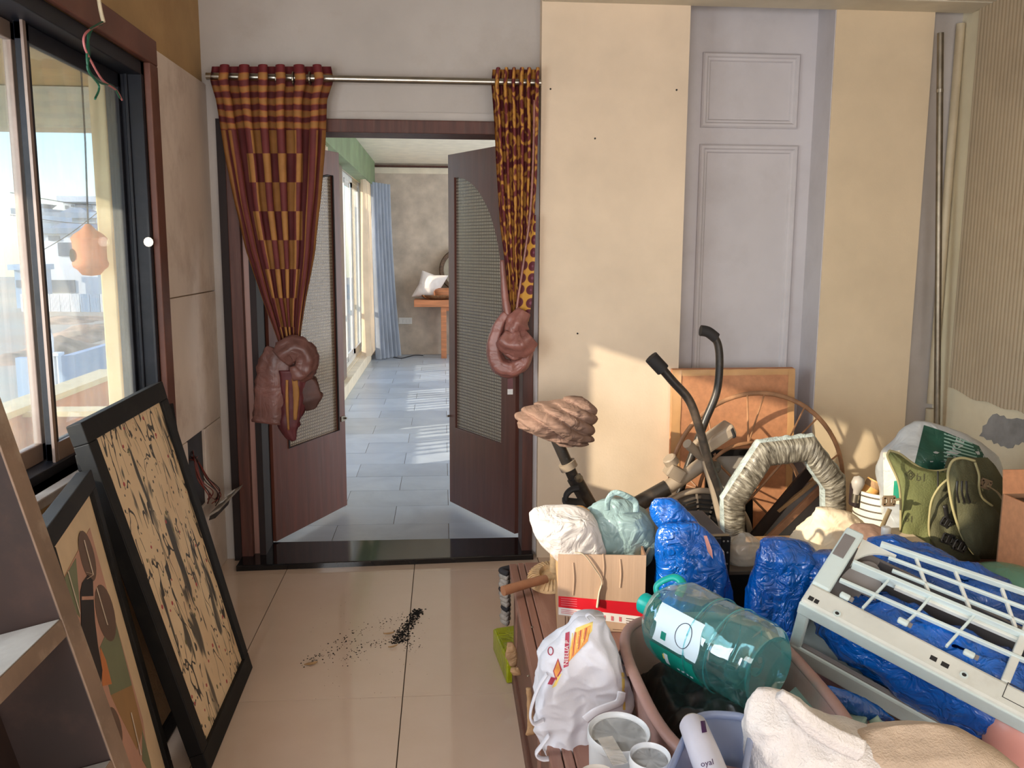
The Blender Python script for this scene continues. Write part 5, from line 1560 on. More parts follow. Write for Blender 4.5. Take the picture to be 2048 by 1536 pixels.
for x, y in ((1064, 1254), (1056, 1352)):
    MB().lathe([(.004, 0), (.003, .002), (0, .0025)], P(x, y, Z=CZ), (0, 0, 1), 8).build('nail_head', m['steel_dull'], ch)

# grey fringe of knitted stuff hanging off the far end
yf = thing('knitted_scarf', 'grey and black knitted scarf hanging off the far end of the chest', 'scarf', P(1008, 1240, Y=3.0))
random.seed(11)
for k in range(12):
    y = 1136 + k * 9
    a = P(1018, y, Y=2.99); b = P(1003 + random.uniform(-2, 3) - (1 if k < 6 else -3), y + 5, Y=2.97); c = P(1016, y + 12, Y=2.95)
    MB().tube(curve([a, b, c], 6), .011, 8).build('yarn_loop', m['yarn_grey' if k % 4 else 'yarn_dark'], yf, smooth=True)
# lime green wrapped box on the floor
lb_ = thing('wrapped_box', 'lime green shiny wrapped box on the floor beside the chest', 'box', P(1000, 1300, Z=.0))
a = P(986, 1257, Z=.09); b = P(1013, 1322, Z=.09)
MB().prism([V((a.x, a.y, .003)), V((b.x, b.y, .003)), V((b.x + .16, b.y + .04, .003)), V((a.x + .16, a.y + .04, .003))][::-1], (0, 0, .087)).build('wrapped_body', m['lime_box'], lb_, bevel=.006)
MB().prism([V((a.x + .01, a.y - .01, .091)), V((b.x + .012, b.y + .012, .091)), V((b.x + .15, b.y + .045, .091)), V((a.x + .15, a.y + .03, .091))][::-1], (0, 0, .004)).build('folded_top', m['lime_box'], lb_, bevel=.001)
# straw ring and stick
sr = thing('straw_disc', 'round woven straw disc with a hole lying on the chest behind the stick', 'disc', P(1105, 1152, Z=CZ))
c = P(1106, 1150, Z=CZ + .035)
wd_ = MB().lathe([(.040, .0), (.045, .012), (.07, .008), (.086, -.004), (.088, -.012), (.07, -.004), (.045, 0), (.034, -.014), (.0, -.018)], c, (-.12, -.25, 1), 44).build('woven_disc', m['straw'], sr, smooth=40)
for k in range(36):
    a = 2 * PI * k / 36
    u_, w__, ax = frame((-.12, -.25, 1))
    MB().tube([c + u_ * (r * math.cos(a)) + w__ * (r * math.sin(a)) + ax * h for r, h in ((.046, .014), (.07, .0105), (.086, -.002))], .0022, 5).build('straw_rib', m['straw'], wd_)
MB().lathe([(.018, 0), (.018, .06), (.012, .066), (0, .066)], P(1110, 1142, Z=CZ + .05), (0, 0, 1), 14).build('top_knob', m['straw'], sr, smooth=50)
A, B = P(1006, 1182, Z=.452), P(1092, 1158, Z=.458)
tag(MB().tube([A, A.lerp(B, .5) + V((0, 0, .002)), B], [.0165, .0155, .0145], 14).build('wooden_stick', m['stick_wood'], smooth=50), 'short round wooden stick lying across the chest edge', 'stick')

# ---- carton of plastic bags
Yc = 2.42
al = math.radians(6)
cd_, cb_ = V((math.cos(al), -math.sin(al), 0)), V((math.sin(al), math.cos(al), 0))
cL = P(1115, 1200, Y=Yc); cL.z = CZ + .002
def cpt(px, py, d=0):                     # pixel on the tilted front of the carton
    r = ray(px, py); return CAM + r * ((cL - CAM).dot(cb_) / r.dot(cb_)) - cb_ * d
cw_ = (cpt(1290, 1200) - cL).dot(cd_)
chh = cpt(1200, 1110).z - cL.z
ct_ = thing('printed_carton', 'open brown carton with a red and white printed band, holding plastic bags', 'carton', cL + cd_ * cw_ / 2 + cb_ * .12)
th = .005
def cwall(u0, u1, v0, v1, mt, z0=0, z1=None):
    MB().obox(cL + cd_ * u0 + cb_ * v0 + V((0, 0, z0)), cd_ * (u1 - u0), cb_ * (v1 - v0), V((0, 0, (chh if z1 is None else z1) - z0))).build('carton_wall', m[mt], ct_)
cwall(0, cw_, 0, th, 'carton'); cwall(0, th, th, .24, 'carton_lit'); cwall(cw_ - th, cw_, th, .24, 'carton_inner'); cwall(0, cw_, .24, .245, 'carton_inner'); cwall(th, cw_ - th, th, .24, 'carton_inner', 0, .004)
def cf(pts, mat, nm, d=.0006, par=None):
    return MB().prism([cpt(x, y, d) for x, y in pts], cb_ * d * .8).build(nm, m[mat], par or ct_)
rbd = cf([(1117, 1192), (1290, 1207), (1290, 1234), (1117, 1214)], 'print_red', 'red_band')
wbd = cf([(1117, 1214), (1290, 1234), (1290, 1252), (1117, 1229)], 'print_white', 'white_band')
for k in range(4):
    cf([(1122, 1196 + k * 4.3), (1154, 1198.6 + k * 4.5), (1154, 1199.6 + k * 4.5), (1122, 1197 + k * 4.3)], 'print_pink', 'print_line', .0012, rbd)
for k in range(3):
    cf([(1122, 1218 + k * 3.2), (1166, 1223.5 + k * 3.4), (1166, 1224.6 + k * 3.4), (1122, 1219.1 + k * 3.2)], 'print_pink', 'print_line', .0012, wbd)
    cf([(1252, 1236 + k * 4.5), (1284, 1239.5 + k * 4.5), (1284, 1240.8 + k * 4.5), (1252, 1237.3 + k * 4.5)], 'print_brown', 'print_line', .0012, wbd)
for x in (1206, 1222, 1238):
    cf([(x, 1230 + (x - 1206) * .1), (x + 5, 1231 + (x - 1206) * .1), (x + 5, 1240 + (x - 1206) * .1), (x, 1239 + (x - 1206) * .1)], 'print_pink', 'print_mark', .0012, wbd)
for a, b in (((1130, 1232), (1130, 1300)), ((1136, 1233), (1136, 1252)), ((1136, 1252), (1180, 1256)), ((1225, 1258), (1262, 1261)), ((1130, 1300), (1280, 1306))):
    s_ = 1.2
    cf([a, b, (b[0] + s_, b[1] + s_ * .8), (a[0] + s_, a[1] + s_ * .8)], 'print_brown', 'print_rule', .0009)
text('print_text', 'es', m['print_brown'], ct_, cpt(1240, 1282, .001), cd_, (0, 0, 1), .022)
for x, y0, y1 in ((1146, 1125, 1190), (1206, 1108, 1160), (1240, 1118, 1175)):
    MB().tube(curve([cpt(x, y0, .0005), cpt(x + 2, (y0 + y1) / 2, .0015), cpt(x, y1, .0005)], 5), .0022, 6).build('crease_ridge', m['carton'], ct_)
MB().tube(curve([cpt(1150, 1104, .004), cpt(1168, 1108, .008), cpt(1188, 1134, .008), cpt(1203, 1160, .006), cpt(1198, 1184, .006), cpt(1194, 1212, .008)], 8), [.0035] * 28 + [.006] * 8 + [.009] * 5, 8, flat=.4).build('tie_tape', m['rope_beige'], ct_, smooth=True)
MB().tube(curve([P(1290, 1112, Y=2.45), P(1304, 1088, Y=2.5), P(1318, 1078, Y=2.52)], 6), .004, 6).build('tie_tape', m['rope_beige'], ct_)

wbg = thing('plastic_bag', 'milky white plastic bag swelling out of the printed carton', 'plastic bag', P(1140, 1100, Y=2.5))
loft('bag_body', [(1010, 1092, 1132), (1017, 1072, 1156), (1030, 1065, 1178), (1045, 1066, 1188), (1065, 1074, 1196), (1085, 1088, 1200), (1104, 1104, 1204), (1125, 1122, 1204), (1150, 1124, 1204)], 2.49, m['bag_white'], wbg, depth=.8, amp=.022, sc=11, seed=21, seg=96, nv=60, an=(1, 1, .5))
loft('inner_paper', [(1012, 1150, 1165), (1018, 1142, 1176), (1026, 1150, 1180), (1034, 1160, 1180)], 2.53, m['orange_tube'], wbg, depth=.4, amp=.008, sc=30, seed=4, seg=24, nv=12)
tbg = thing('plastic_bag', 'pale teal plastic bag with a loop handle standing in the printed carton', 'plastic bag', P(1245, 1100, Y=2.53))
loft('bag_body', [(1000, 1205, 1255), (1008, 1190, 1272), (1022, 1180, 1290), (1045, 1177, 1304), (1075, 1184, 1310), (1100, 1190, 1306), (1125, 1196, 1290), (1150, 1198, 1288)], 2.545, m['bag_teal'], tbg, depth=.72, amp=.02, sc=12, seed=33, seg=110, nv=70, an=(1, 1, .45))
MB().tube(curve([P(1214, 1020, Y=2.46), P(1216, 1000, Y=2.45), P(1228, 986, Y=2.45), P(1248, 990, Y=2.45), P(1270, 1004, Y=2.46), P(1272, 1024, Y=2.46)], 8), .009, 8, flat=.35).build('handle', m['bag_teal'], tbg, smooth=True)

# ---- blue bag over the black case
bb = thing('plastic_bag', 'bright blue plastic bag with its handle pulled up, slumped over the black case', 'plastic bag', P(1380, 1200, Y=2.42))
loft('bag_body', [(1046, 1330, 1385), (1056, 1322, 1402), (1072, 1318, 1420), (1100, 1316, 1438), (1140, 1318, 1450), (1180, 1320, 1456), (1225, 1324, 1462), (1262, 1326, 1464)], 2.40, m['bag_blue'], bb, depth=.42, amp=.026, sc=10, seed=41, seg=120, nv=84, an=(1, 1, .45))
loft('handle', [(997, 1312, 1338), (1003, 1304, 1352), (1016, 1302, 1366), (1032, 1306, 1382), (1048, 1314, 1396), (1066, 1326, 1404)], 2.46, m['bag_blue'], bb, depth=.4, amp=.018, sc=14, seed=44, seg=72, nv=36, an=(1, 1, .5))
MB().prism([P(1408, 1072, Y=2.325), P(1414, 1072, Y=2.325), P(1424, 1100, Y=2.32), P(1426, 1118, Y=2.32), P(1416, 1104, Y=2.32)], (0, .004, 0)).build('torn_opening', m['pink_plastic'], bb)
bc_ = thing('black_case', 'black riveted case behind the bright blue bag', 'case', P(1380, 1250, Y=2.5))
x0, x1 = P(1286, 1150, Y=2.5).x, P(1456, 1150, Y=2.5).x
zt_ = P(1456, 1074, Y=2.5).z
MB().box((x0, 2.50, CZ + .002), (x1, 2.78, zt_)).build('case_body', m['black_case'], bc_, bevel=.006)
xr = P(1440, 1150, Y=2.5).x
MB().box((xr, 2.496, CZ + .002), (x1 + .002, 2.5, zt_ + .002)).build('corner_strip', m['frame_black'], bc_)
cst = [o for o in bc_.children if o.name.startswith('corner_strip')][0]
for k in range(7):
    for dx in (.25, .75):
        MB().lathe([(.0035, 0), (.0025, .002), (0, .0025)], (lerp(xr, x1, dx), 2.496, zt_ - .012 - k * .036), (0, -1, 0), 8).build('rivet', m['rivet_metal'], cst)
MB().tube([V((x0 + .01, 2.51, zt_)), V((x1 - .0, 2.51, zt_ + .002))], .006, 6).build('lid_edge', m['steel_dull'], bc_)
bx2 = thing('dark_box', 'plain dark grey box between the two heaps of blue bags', 'box', P(1520, 1250, Y=2.56))
a, b = P(1458, 1143, Y=2.54), P(1625, 1150, Y=2.54)
MB().box((a.x, 2.54, CZ + .002), (b.x, 2.80, a.z)).build('box_body', m['black_case'], bx2, bevel=.004)
MB().box((a.x - .002, 2.537, a.z - .012), (b.x + .002, 2.803, a.z + .002)).build('lid', m['bike_cage'], bx2, bevel=.003)
pk = thing('powder_packet', 'clear plastic packet of beige powder on the dark box', 'packet', P(1490, 1140, Y=2.6))
loft('powder', [(1090, 1462, 1520), (1098, 1458, 1526), (1120, 1457, 1526), (1143, 1458, 1522)], 2.62, m['powder_beige'], pk, depth=.6, amp=.006, sc=12, seed=2, seg=40, nv=24)
loft('film', [(1066, 1482, 1496), (1074, 1472, 1508), (1084, 1460, 1522), (1098, 1455, 1530), (1120, 1454, 1530), (1145, 1455, 1526)], 2.62, m['film_clear'], pk, depth=.66, amp=.010, sc=16, seed=6, seg=60, nv=36)

def blue(label, rows, Y, seed, **k):
    t = thing('plastic_bag', label, 'plastic bag', P((rows[-1][1] + rows[-1][2]) / 2, rows[-1][0], Y=Y))
    loft('bag_body', rows, Y, m['bag_blue'], t, seed=seed, seg=k.get('seg', 130), nv=k.get('nv', 90), amp=k.get('amp', .03), sc=k.get('sc', 10), depth=k.get('depth', .5), an=(1, 1, .45))
    return t
blue('deep blue plastic bag with a folded top beside the powder packet', [(1079, 1536, 1556), (1084, 1530, 1590), (1094, 1526, 1620), (1112, 1520, 1640), (1150, 1512, 1650), (1200, 1500, 1650), (1262, 1494, 1650), (1290, 1494, 1650)], 2.33, 51)
blue('deep blue plastic bag tucked against the white grille casing', [(1105, 1632, 1690), (1112, 1612, 1720), (1130, 1602, 1740), (1170, 1594, 1750), (1220, 1588, 1750), (1280, 1586, 1740)], 2.30, 57, depth=.45)
# ------------------------------------------------------------------ plastic casing of an air conditioner, tipped on the heap
A0 = P(1600, 1200, Y=1.89)
Bp = P(1722, 1064, Y=2.03); Dp = P(2060, 1442, Y=1.585)
ua = (Dp - A0).normalized()
va = (Bp - A0); va = (va - ua * va.dot(ua)).normalized()
wa = ua.cross(va).normalized()
if wa.z > 0: wa = -wa
LA, VA, WA = .80, (Bp - A0).dot(va), .238
def A(u, v, w): return A0 + ua * u + va * v + wa * w
def pl(px, py, w=0):                  # pixel on the top plane of the casing -> (u, v)
    o = A(0, 0, w); r = ray(px, py)
    q = CAM + r * ((o - CAM).dot(wa) / r.dot(wa)) - A0
    return q.dot(ua), q.dot(va)
ac = thing('grille_casing', 'white plastic air conditioner casing with an open barred grille, lying across the heap', 'casing', A(.3, .1, WA))
def ab(u0, u1, v0, v1, w0, w1, name, mat='ac_white', bevel=.003):
    return MB().obox(A(u0, v0, w0), ua * (u1 - u0), va * (v1 - v0), wa * (w1 - w0)).build(name, m[mat], ac, bevel=bevel)
vf = pl(1655, 1180)[1]                # rear edge of the front bar
vf = max(.05, min(vf, .075))
ab(0, LA, 0, vf, 0, .022, 'front_bar', 'ac_dusty', .008)
ab(0, LA, -.004, .006, .006, .046, 'slot_lip', 'ac_white', .003)
ab(0, .030, 0, .012, .02, WA, 'front_end', 'ac_white', .006)
ab(0, LA, -.002, .012, .176, WA, 'bottom_bar', 'ac_white', .01)
ab(.03, LA, .004, .016, .172, .178, 'slot_ledge', 'ac_inner', .001)
ab(0, .012, .004, VA, .004, WA, 'end_wall', 'ac_white', .004)
ab(0, LA, .0, VA, WA - .008, WA, 'bottom_wall', 'ac_white', .002)
ab(0, LA, VA - .008, VA, .06, WA, 'rear_wall', 'ac_inner', .002)
ab(.012, .10, .06, VA - .01, .05, .058, 'inner_shelf', 'ac_inner', .002)
ab(0, .045, vf, VA, 0, .02, 'end_bar', 'ac_white', .006)
ab(LA - .02, LA, vf, VA, 0, .02, 'end_bar', 'ac_white', .006); ab(LA - .012, LA, .004, VA, .004, WA, 'end_wall', 'ac_white', .004)
ab(.005, .012 + .02, VA * .62, VA * .9, -.002, .001, 'slot_mark', 'ac_inner', .001)
# rounded corner panel
pts = [A(.045, vf + .06, .012)] + [A(.045 + .075 * math.sin(k * PI / 20), VA - .02 - .10 * (1 - math.cos(k * PI / 20)) - .0, .012) for k in range(11)] + [A(.12, vf + .06, .012)]
pc_ = [A(.045, VA - .01, .010), A(.13, VA - .01, .010)] + [A(.13 - .085 * math.cos(PI / 2 - k * PI / 20) * .9, VA - .02 - .085 * (1 - math.sin(PI / 2 - k * PI / 20)), .010) for k in range(0, 11)]
MB().prism(pc_, wa * .006).build('corner_panel', m['ac_dusty'], ac)
ring = [A(.047 + .045 * (1 - math.cos(k * PI / 14)), vf + .055 + .10 * math.sin(k * PI / 14), .02) for k in range(15)]
MB().prism(ring, wa * .004).build('fan_end_plate', m['ac_inner'], ac)
# grille: long bars and cross ribs
def gbar(p, q, wd=.007, dp=.012, w=.004, mat='ac_white', ext=.35, nm='grille_bar'):
    a_, b_ = pl(*p), pl(*q)
    a3, b3 = A(a_[0], a_[1], w), A(b_[0], b_[1], w)
    b3 = b3 + (b3 - a3).normalized() * ext
    fu = (LA - .006 - (a3 - A0).dot(ua)) / max(1e-4, (b3 - a3).dot(ua))
    if 0 < fu < 1: b3 = a3.lerp(b3, fu)
    MB().bar(a3, b3, wd, dp, wa).build(nm, m[mat], ac, bevel=.0015)
gbar((1762, 1086), (2048, 1182), .010, .016, .004)
gbar((1778, 1112), (2048, 1212), .007, .010, .006)
gbar((1786, 1136), (2048, 1240), .007, .010, .010)
gbar((1792, 1166), (2048, 1276), .009, .012, .016, 'ac_dusty')
gbar((1706, 1124), (2048, 1268), .011, .030, .010)
gbar((1680, 1158), (2020, 1306), .008, .012, .004)
for p, q in (((1832, 1106), (1860, 1182)), ((1912, 1136), (1942, 1214)), ((2006, 1172), (2034, 1252))):
    gbar(p, q, .007, .010, .010, 'ac_dusty', 0, 'grille_rib')
for p, q in (((1778, 1158), (1726, 1214)), ((1861, 1192), (1836, 1222)), ((1950, 1228), (1894, 1290)), ((1836, 1222), (1812, 1244))):
    gbar(p, q, .006, .010, .006, 'ac_white', 0, 'grille_rib')
uu = pl(2010, 1340)[0]
ab(uu, uu + .018, vf, VA, .0, .03, 'cross_bar', 'ac_dusty', .003)
ab(uu + .12, uu + .138, vf, VA, .0, .03, 'cross_bar', 'ac_dusty', .003)
# bosses, clips, slots and switches on the front bar
for x, y in ((1674, 1227), (1928, 1350)):
    u_, v_ = pl(x, y)
    MB().lathe([(.0085, 0), (.0085, .002), (.005, .0022), (.005, -.002), (0, -.002)], A(u_, v_, 0), -wa, 16).build('screw_boss', m['ac_white'], ac, smooth=40)
    MB().lathe([(.0048, .0), (.0048, .0004), (0, .0004)], A(u_, v_, -.0004), -wa, 12).build('screw_hole', m['cord_dark'], ac)
for x, y in ((1690, 1193), (1806, 1244), (1938, 1308)):
    u_, v_ = pl(x, y)
    MB().obox(A(u_ - .012, v_ - .008, -.008), ua * .024, va * .014, wa * .012).build('clip_tab', m['ac_white'], ac, bevel=.004)
    MB().obox(A(u_ + .012, v_ - .006, -.006), ua * .008, va * .010, wa * .008).build('clip_slot', m['ac_inner'], ac, bevel=.001)
for x, y, w_ in ((1622, 1197, .012), (1633, 1203, .01), (1867, 1317, .014), (1890, 1330, .016)):
    u_, v_ = pl(x, y)
    MB().obox(A(u_ - w_ / 2, v_ - .006, -.0006), ua * w_, va * .012, wa * .001).build('cut_out', m['cord_dark'], ac)
u_, v_ = pl(2010, 1378)
MB().obox(A(u_, v_ - .022, -.0006), ua * .12, va * .0015, wa * .001).obox(A(u_, v_ - .022, -.0006), ua * .0015, va * .04, wa * .001).obox(A(u_, v_ + .018, -.0006), ua * .12, va * .0015, wa * .001).build('cover_joint', m['cord_dark'], ac)

# bags stuffed inside, pink tub, yellow lid
def blob(name, label, cat, u, v, w, su, sv, sw, mat, seed, amp=.02, sc=11):
    mb = MB()
    def f(a, b):
        an, t_ = a * 2 * PI, lerp(.02, PI - .02, b)
        d = V((math.sin(t_) * math.cos(an), math.sin(t_) * math.sin(an), math.cos(t_)))
        d = V([abs(x) ** .8 * (1 if x > 0 else -1) for x in d])
        p = A(u + su * d.x, v + sv * d.y, w + sw * d.z)
        return p + (ua * d.x + va * d.y + wa * d.z) * ridge(p, sc, seed) * amp
    mb.grid(f, 110, 60, wrap=True)
    return tag(mb.build(name, m[mat], smooth=True), label, cat)
blob('plastic_bag', 'crumpled blue plastic bag stuffed in the open slot of the casing', 'plastic bag', .33, .105, .125, .30, .088, .088, 'bag_blue', 61, .024, 12)
blob('plastic_bag', 'dark blue plastic bag deep inside the casing near the pink tub', 'plastic bag', .66, .15, .12, .12, .08, .068, 'bag_blue', 67, .02, 12)
blob('plastic_bag', 'blue plastic bag seen through the rear bars of the grille', 'plastic bag', .28, VA + .11, .19, .24, .085, .06, 'bag_blue', 71, .022, 12)
blob('pink_tub', 'smooth pink plastic tub inside the casing at the right edge', 'tub', .60, .04 + .10, .03, .075, .07, .018, 'pink_plastic', 3, .0, 5) if False else None
pkx = P(2030, 1462, Y=1.60)
t = thing('pink_tub', 'smooth pink plastic tub in the lower right corner under the casing', 'tub', V((pkx.x, pkx.y, CZ)))
c = P(2050, 1455, Y=1.68)
MB().lathe([(0, CZ - c.z + .004), (.07, CZ - c.z + .004), (.085, -.03), (.088, .01), (.08, .035), (.06, .048), (0, .052)], c, (0, 0, 1), 36).build('body', m['pink_plastic'], t, smooth=50)
u_, v_ = pl(1752, 1212, .09)
MB_ = MB().lathe([(0, 0), (.028, 0), (.03, .006), (.026, .012), (0, .012)], A(u_, v_, .085), -wa, 24)
tag(MB_.build('yellow_lid', m['ink_yellow'], smooth=50), 'round yellow lid lying inside the casing under the grille', 'lid')

# ------------------------------------------------------------------ big clear teal bottle in the dusty pink tub
cap, bas = P(1292, 1208, Y=2.045), P(1538, 1343, Y=1.735)
ab_ = (bas - cap); Lb = ab_.length; ab_.normalize()
e1 = (CAM - (cap + bas) / 2); e1 = (e1 - ab_ * e1.dot(ab_)).normalized()
e2 = ab_.cross(e1).normalized()
if e2.z < 0: e2 = -e2
def bp(h, phi, r): return cap + ab_ * h + (e1 * math.cos(phi) + e2 * math.sin(phi)) * r
R = .101
def rad(h):
    t_ = h / Lb
    tab = [(0, .021), (.06, .022), (.075, .026), (.10, .045), (.15, .072), (.22, .092), (.30, R), (.56, R), (.575, R - .005), (.59, R), (.72, R), (.735, R - .005), (.75, R), (.90, R), (.96, R - .006), (1.0, R - .022)]
    return interp([(a, b) for a, b in tab], t_)[0]
bt_ = thing('water_bottle', 'large clear teal plastic water bottle lying on its side in the dusty pink tub', 'bottle', V((bas.x, bas.y, bas.z - .1)))
def bf(u, v):
    h = lerp(0, Lb, v); phi = 2 * PI * u
    r = rad(h)
    dent = .012 * max(0, noise.noise(V((math.cos(phi) * 1.6, math.sin(phi) * 1.6, h * 9)))) * (1 if .1 < v < .95 else 0)
    return bp(h, phi, r - dent)
mb = MB(); mb.grid(bf, 72, 70, wrap=True); mb.grid(lambda u, v: bp(Lb - .03 * math.sin(v * PI * .5) ** .6 * (1 if v < .85 else .8), 2 * PI * u, (R - .022) * (1 - v)), 48, 8, wrap=True)
mb.build('body', m['pet_teal'], bt_, smooth=True)
MB().lathe([(0, -.012), (.022, -.012), (.026, -.008), (.026, .016), (.024, .020), (.024, .024), (.027, .026), (.027, .030), (0, .030)], cap, ab_, 30).build('cap', m['cap_teal'], bt_, smooth=40)
MB().tube(curve([bp(.03, 1.3, .03), bp(.015, 1.3, .055), bp(.045, 1.45, .09), bp(.075, 1.5, .085), bp(.08, 1.45, .055)], 8), .006, 8, flat=1.8).build('handle', m['cap_teal'], bt_, smooth=True)
def patch(name, mat, h0, h1, p0, p1, wave=0, lift=.0014, par=None):
    def f(u, v):
        h = lerp(h0, h1, u) + wave * math.sin(v * 5) * .5
        phi = lerp(p0, p1, v)
        return bp(h, phi, rad(h) + lift)
    return MB().grid(f, 14, 14).build(name, m[mat], par or bt_, smooth=True)
wlb = patch('white_label', 'label_white', .12, .25, -.66, .22, .012)
glb = patch('green_label', 'label_green', .12, .25, -1.5, -.74, .016)
patch('label_stripe', 'label_white', .155, .167, -1.2, -.86, 0, .002, glb); patch('label_stripe', 'ink_yellow', .151, .156, -1.05, -.9, 0, .0022, glb)
for k in range(4): patch('label_print', 'label_white', .19 + k * .013, .198 + k * .013, -1.18, -1.12, 0, .0022, glb)
MB().tube([bp(.205 + .022 * math.cos(2 * PI * k / 24), -.22 + .28 * math.sin(2 * PI * k / 24), R + .002) for k in range(24)], .0009, 5, closed=True).build('label_outline', m['dark_blue_tub'], wlb)
patch('shield_print', 'label_green', .145, .16, -.54, -.36, 0, .0022, wlb)
for h in (Lb * .575, Lb * .735):
    MB().tube([bp(h, 2 * PI * k / 48, R + .0005) for k in range(48)], .0016, 6, closed=True).build('body_ring', m['pet_teal'], bt_)

tb = thing('dusty_tub', 'dusty pink oval plastic tub holding the teal bottle', 'tub', (.68, 1.86, CZ))
tcx, tcy, trx, tryy, tzt = .612, 1.75, .196, .345, .60
def se(x): return math.copysign(abs(x) ** .62, x)
def tubf(r0, z0, r1, z1):
    return lambda u, v: V((tcx + lerp(r0, r1, v) * trx * se(math.cos(2 * PI * u)), tcy + lerp(r0, r1, v) * tryy * se(math.sin(2 * PI * u)), lerp(z0, z1, v)))
mb = MB(); mb.grid(tubf(.86, CZ + .002, 1, tzt), 56, 6, wrap=True); mb.grid(tubf(.0, CZ + .004, .86, CZ + .002), 56, 4, wrap=True)
mb.build('body', m['tub_pink'], tb, smooth=True, solid=.004)
MB().tube([V((tcx + trx * se(math.cos(2 * PI * k / 60)), tcy + tryy * se(math.sin(2 * PI * k / 60)), tzt)) for k in range(60)], .013, 10, closed=True, flat=.8).build('rim', m['tub_pink'], tb, smooth=True)
# black filling added to darken the inside of the tub under the bottle
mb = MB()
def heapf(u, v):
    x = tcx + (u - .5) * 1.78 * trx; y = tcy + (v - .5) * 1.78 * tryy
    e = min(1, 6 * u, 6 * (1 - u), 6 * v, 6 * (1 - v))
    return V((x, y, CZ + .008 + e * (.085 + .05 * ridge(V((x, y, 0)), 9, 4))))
tag(mb.grid(heapf, 50, 60).build('dark_tub_fill', m['black_case'], smooth=True), 'crumpled black filling added to darken the dusty pink tub under the bottle', 'sheet')
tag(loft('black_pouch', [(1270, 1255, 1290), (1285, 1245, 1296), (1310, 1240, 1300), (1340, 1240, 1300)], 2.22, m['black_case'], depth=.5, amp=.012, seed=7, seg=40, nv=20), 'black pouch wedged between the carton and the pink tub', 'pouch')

# ------------------------------------------------------------------ tubs with lids
def lid_tub(label, px, py, z, rpx, mat='tub_white', lidmat='tub_white', h=None, tilt=(0, 0, 1), name='lidded_tub'):
    c = P(px, py, Z=z); r = rpx * c.y / F
    t = thing(name, label, 'tub', V((c.x, c.y, CZ)))
    h = z - CZ - .004
    MB().lathe([(0, -h), (r * .82, -h), (r * .95, -.012), (r * .95, -.004)], c, tilt, 44).build('body', m[mat], t, smooth=50)
    MB().lathe([(r * .97, -.014), (r, -.012), (r, .002), (r * .97, .005), (r * .93, .003), (r * .9, -.003), (r * .86, -.004), (0, -.004)], c, tilt, 48, caps=False).build('lid', m[lidmat], t, smooth=35)
    return t, c, r
lt1, c1t, r1t = lid_tub('largest white lidded tub, under the straps of the white shopping bag', 1238, 1466, .60, 69, tilt=(.0, -.12, 1))
lid_tub('smaller white lidded tub between the large white tub and the clear container', 1300, 1515, .63, 46, tilt=(0, -.1, 1))
lid_tub('half visible lidded tub at the bottom edge below the largest white tub', 1196, 1560, .61, 46, tilt=(0, -.1, 1), lidmat='tub_grey')
lid_tub('beige lidded tub behind the white shopping bag', 1256, 1372, .53, 36, 'tub_grey', 'tub_grey')
MB().obox(P(1195, 1478, Z=.602), V((.012, -.09, .0)), V((.03, .006, 0)), V((0, 0, .002))).build('clear_strip', m['film_clear'], lt1)

# ------------------------------------------------------------------ white cotton shopping bag
sbg = thing('shopping_bag', 'white fabric shopping bag printed in orange and maroon, slumped on the chest', 'bag', P(1160, 1520, Y=1.86))
rows = [(1236, 1174, 1192), (1244, 1158, 1206), (1258, 1138, 1216), (1280, 1114, 1226), (1298, 1098, 1234), (1320, 1093, 1240), (1350, 1092, 1248), (1385, 1090, 1252), (1420, 1086, 1246), (1450, 1086, 1226), (1480, 1092, 1206), (1505, 1102, 1188), (1524, 1118, 1172), (1534, 1130, 1165)]
so = loft('bag_body', rows, 1.88, m['bag_cotton'], sbg, depth=.62, amp=.05, sc=7.5, seed=14, seg=150, nv=110, an=(1, 1, .8))
bv = bvh_of(so)
decal('yellow_print', bv, sbg, 'ink_yellow', [(1152, 1256), (1186, 1243), (1184, 1262), (1128, 1336)], 10, 12)
decal('orange_print', bv, sbg, 'ink_orange', [(1150, 1266), (1182, 1250), (1176, 1282), (1130, 1332)], 10, 12, .0017)
for k in range(7):
    x = 1140 + k * 5.6
    decal('print_stripe', bv, sbg, 'ink_maroon' if k % 2 else 'ink_yellow', [(x + 4, 1266 - k * 2), (x + 5.8, 1266 - k * 2), (x + .8, 1318 - k * 7), (x - .8, 1320 - k * 7)], 2, 8, .0023)
decal('maroon_band', bv, sbg, 'ink_maroon', [(1131, 1266), (1139, 1263), (1137, 1332), (1127, 1336)], 4, 14, .0023)
decal_text('print_text', 'NEELIA P', bv, sbg, 'print_white', (1135.5, 1331), (.06, -1), (-1, -.06), 12.5, .003, 'LEFT')
decal('leaf_print', bv, sbg, 'ink_maroon', [(1116, 1316), (1124, 1340), (1112, 1362), (1106, 1342)], 6, 8, .0017)
decal('leaf_print', bv, sbg, 'ink_orange', [(1116, 1321), (1121, 1340), (1112, 1356), (1108, 1342)], 6, 8, .0023)
decal('leaf_tail', bv, sbg, 'ink_maroon', [(1102, 1354), (1112, 1356), (1104, 1370), (1095, 1368)], 4, 4, .0017)
decal('leaf_tail', bv, sbg, 'ink_yellow', [(1114, 1354), (1124, 1346), (1112, 1372), (1104, 1376)], 4, 4, .0017)
MB().tube([q for q in (hit(bv, 1101 + 5 * math.cos(a), 1302 + 8 * math.sin(a), .002) for a in [2 * PI * k / 16 for k in range(16)]) if q], .0012, 5, closed=True).build('round_mark', m['ink_maroon'], sbg)
decal('side_stripe', bv, sbg, 'ink_yellow', [(1243, 1345), (1249, 1345), (1251, 1420), (1246, 1420)], 3, 10)
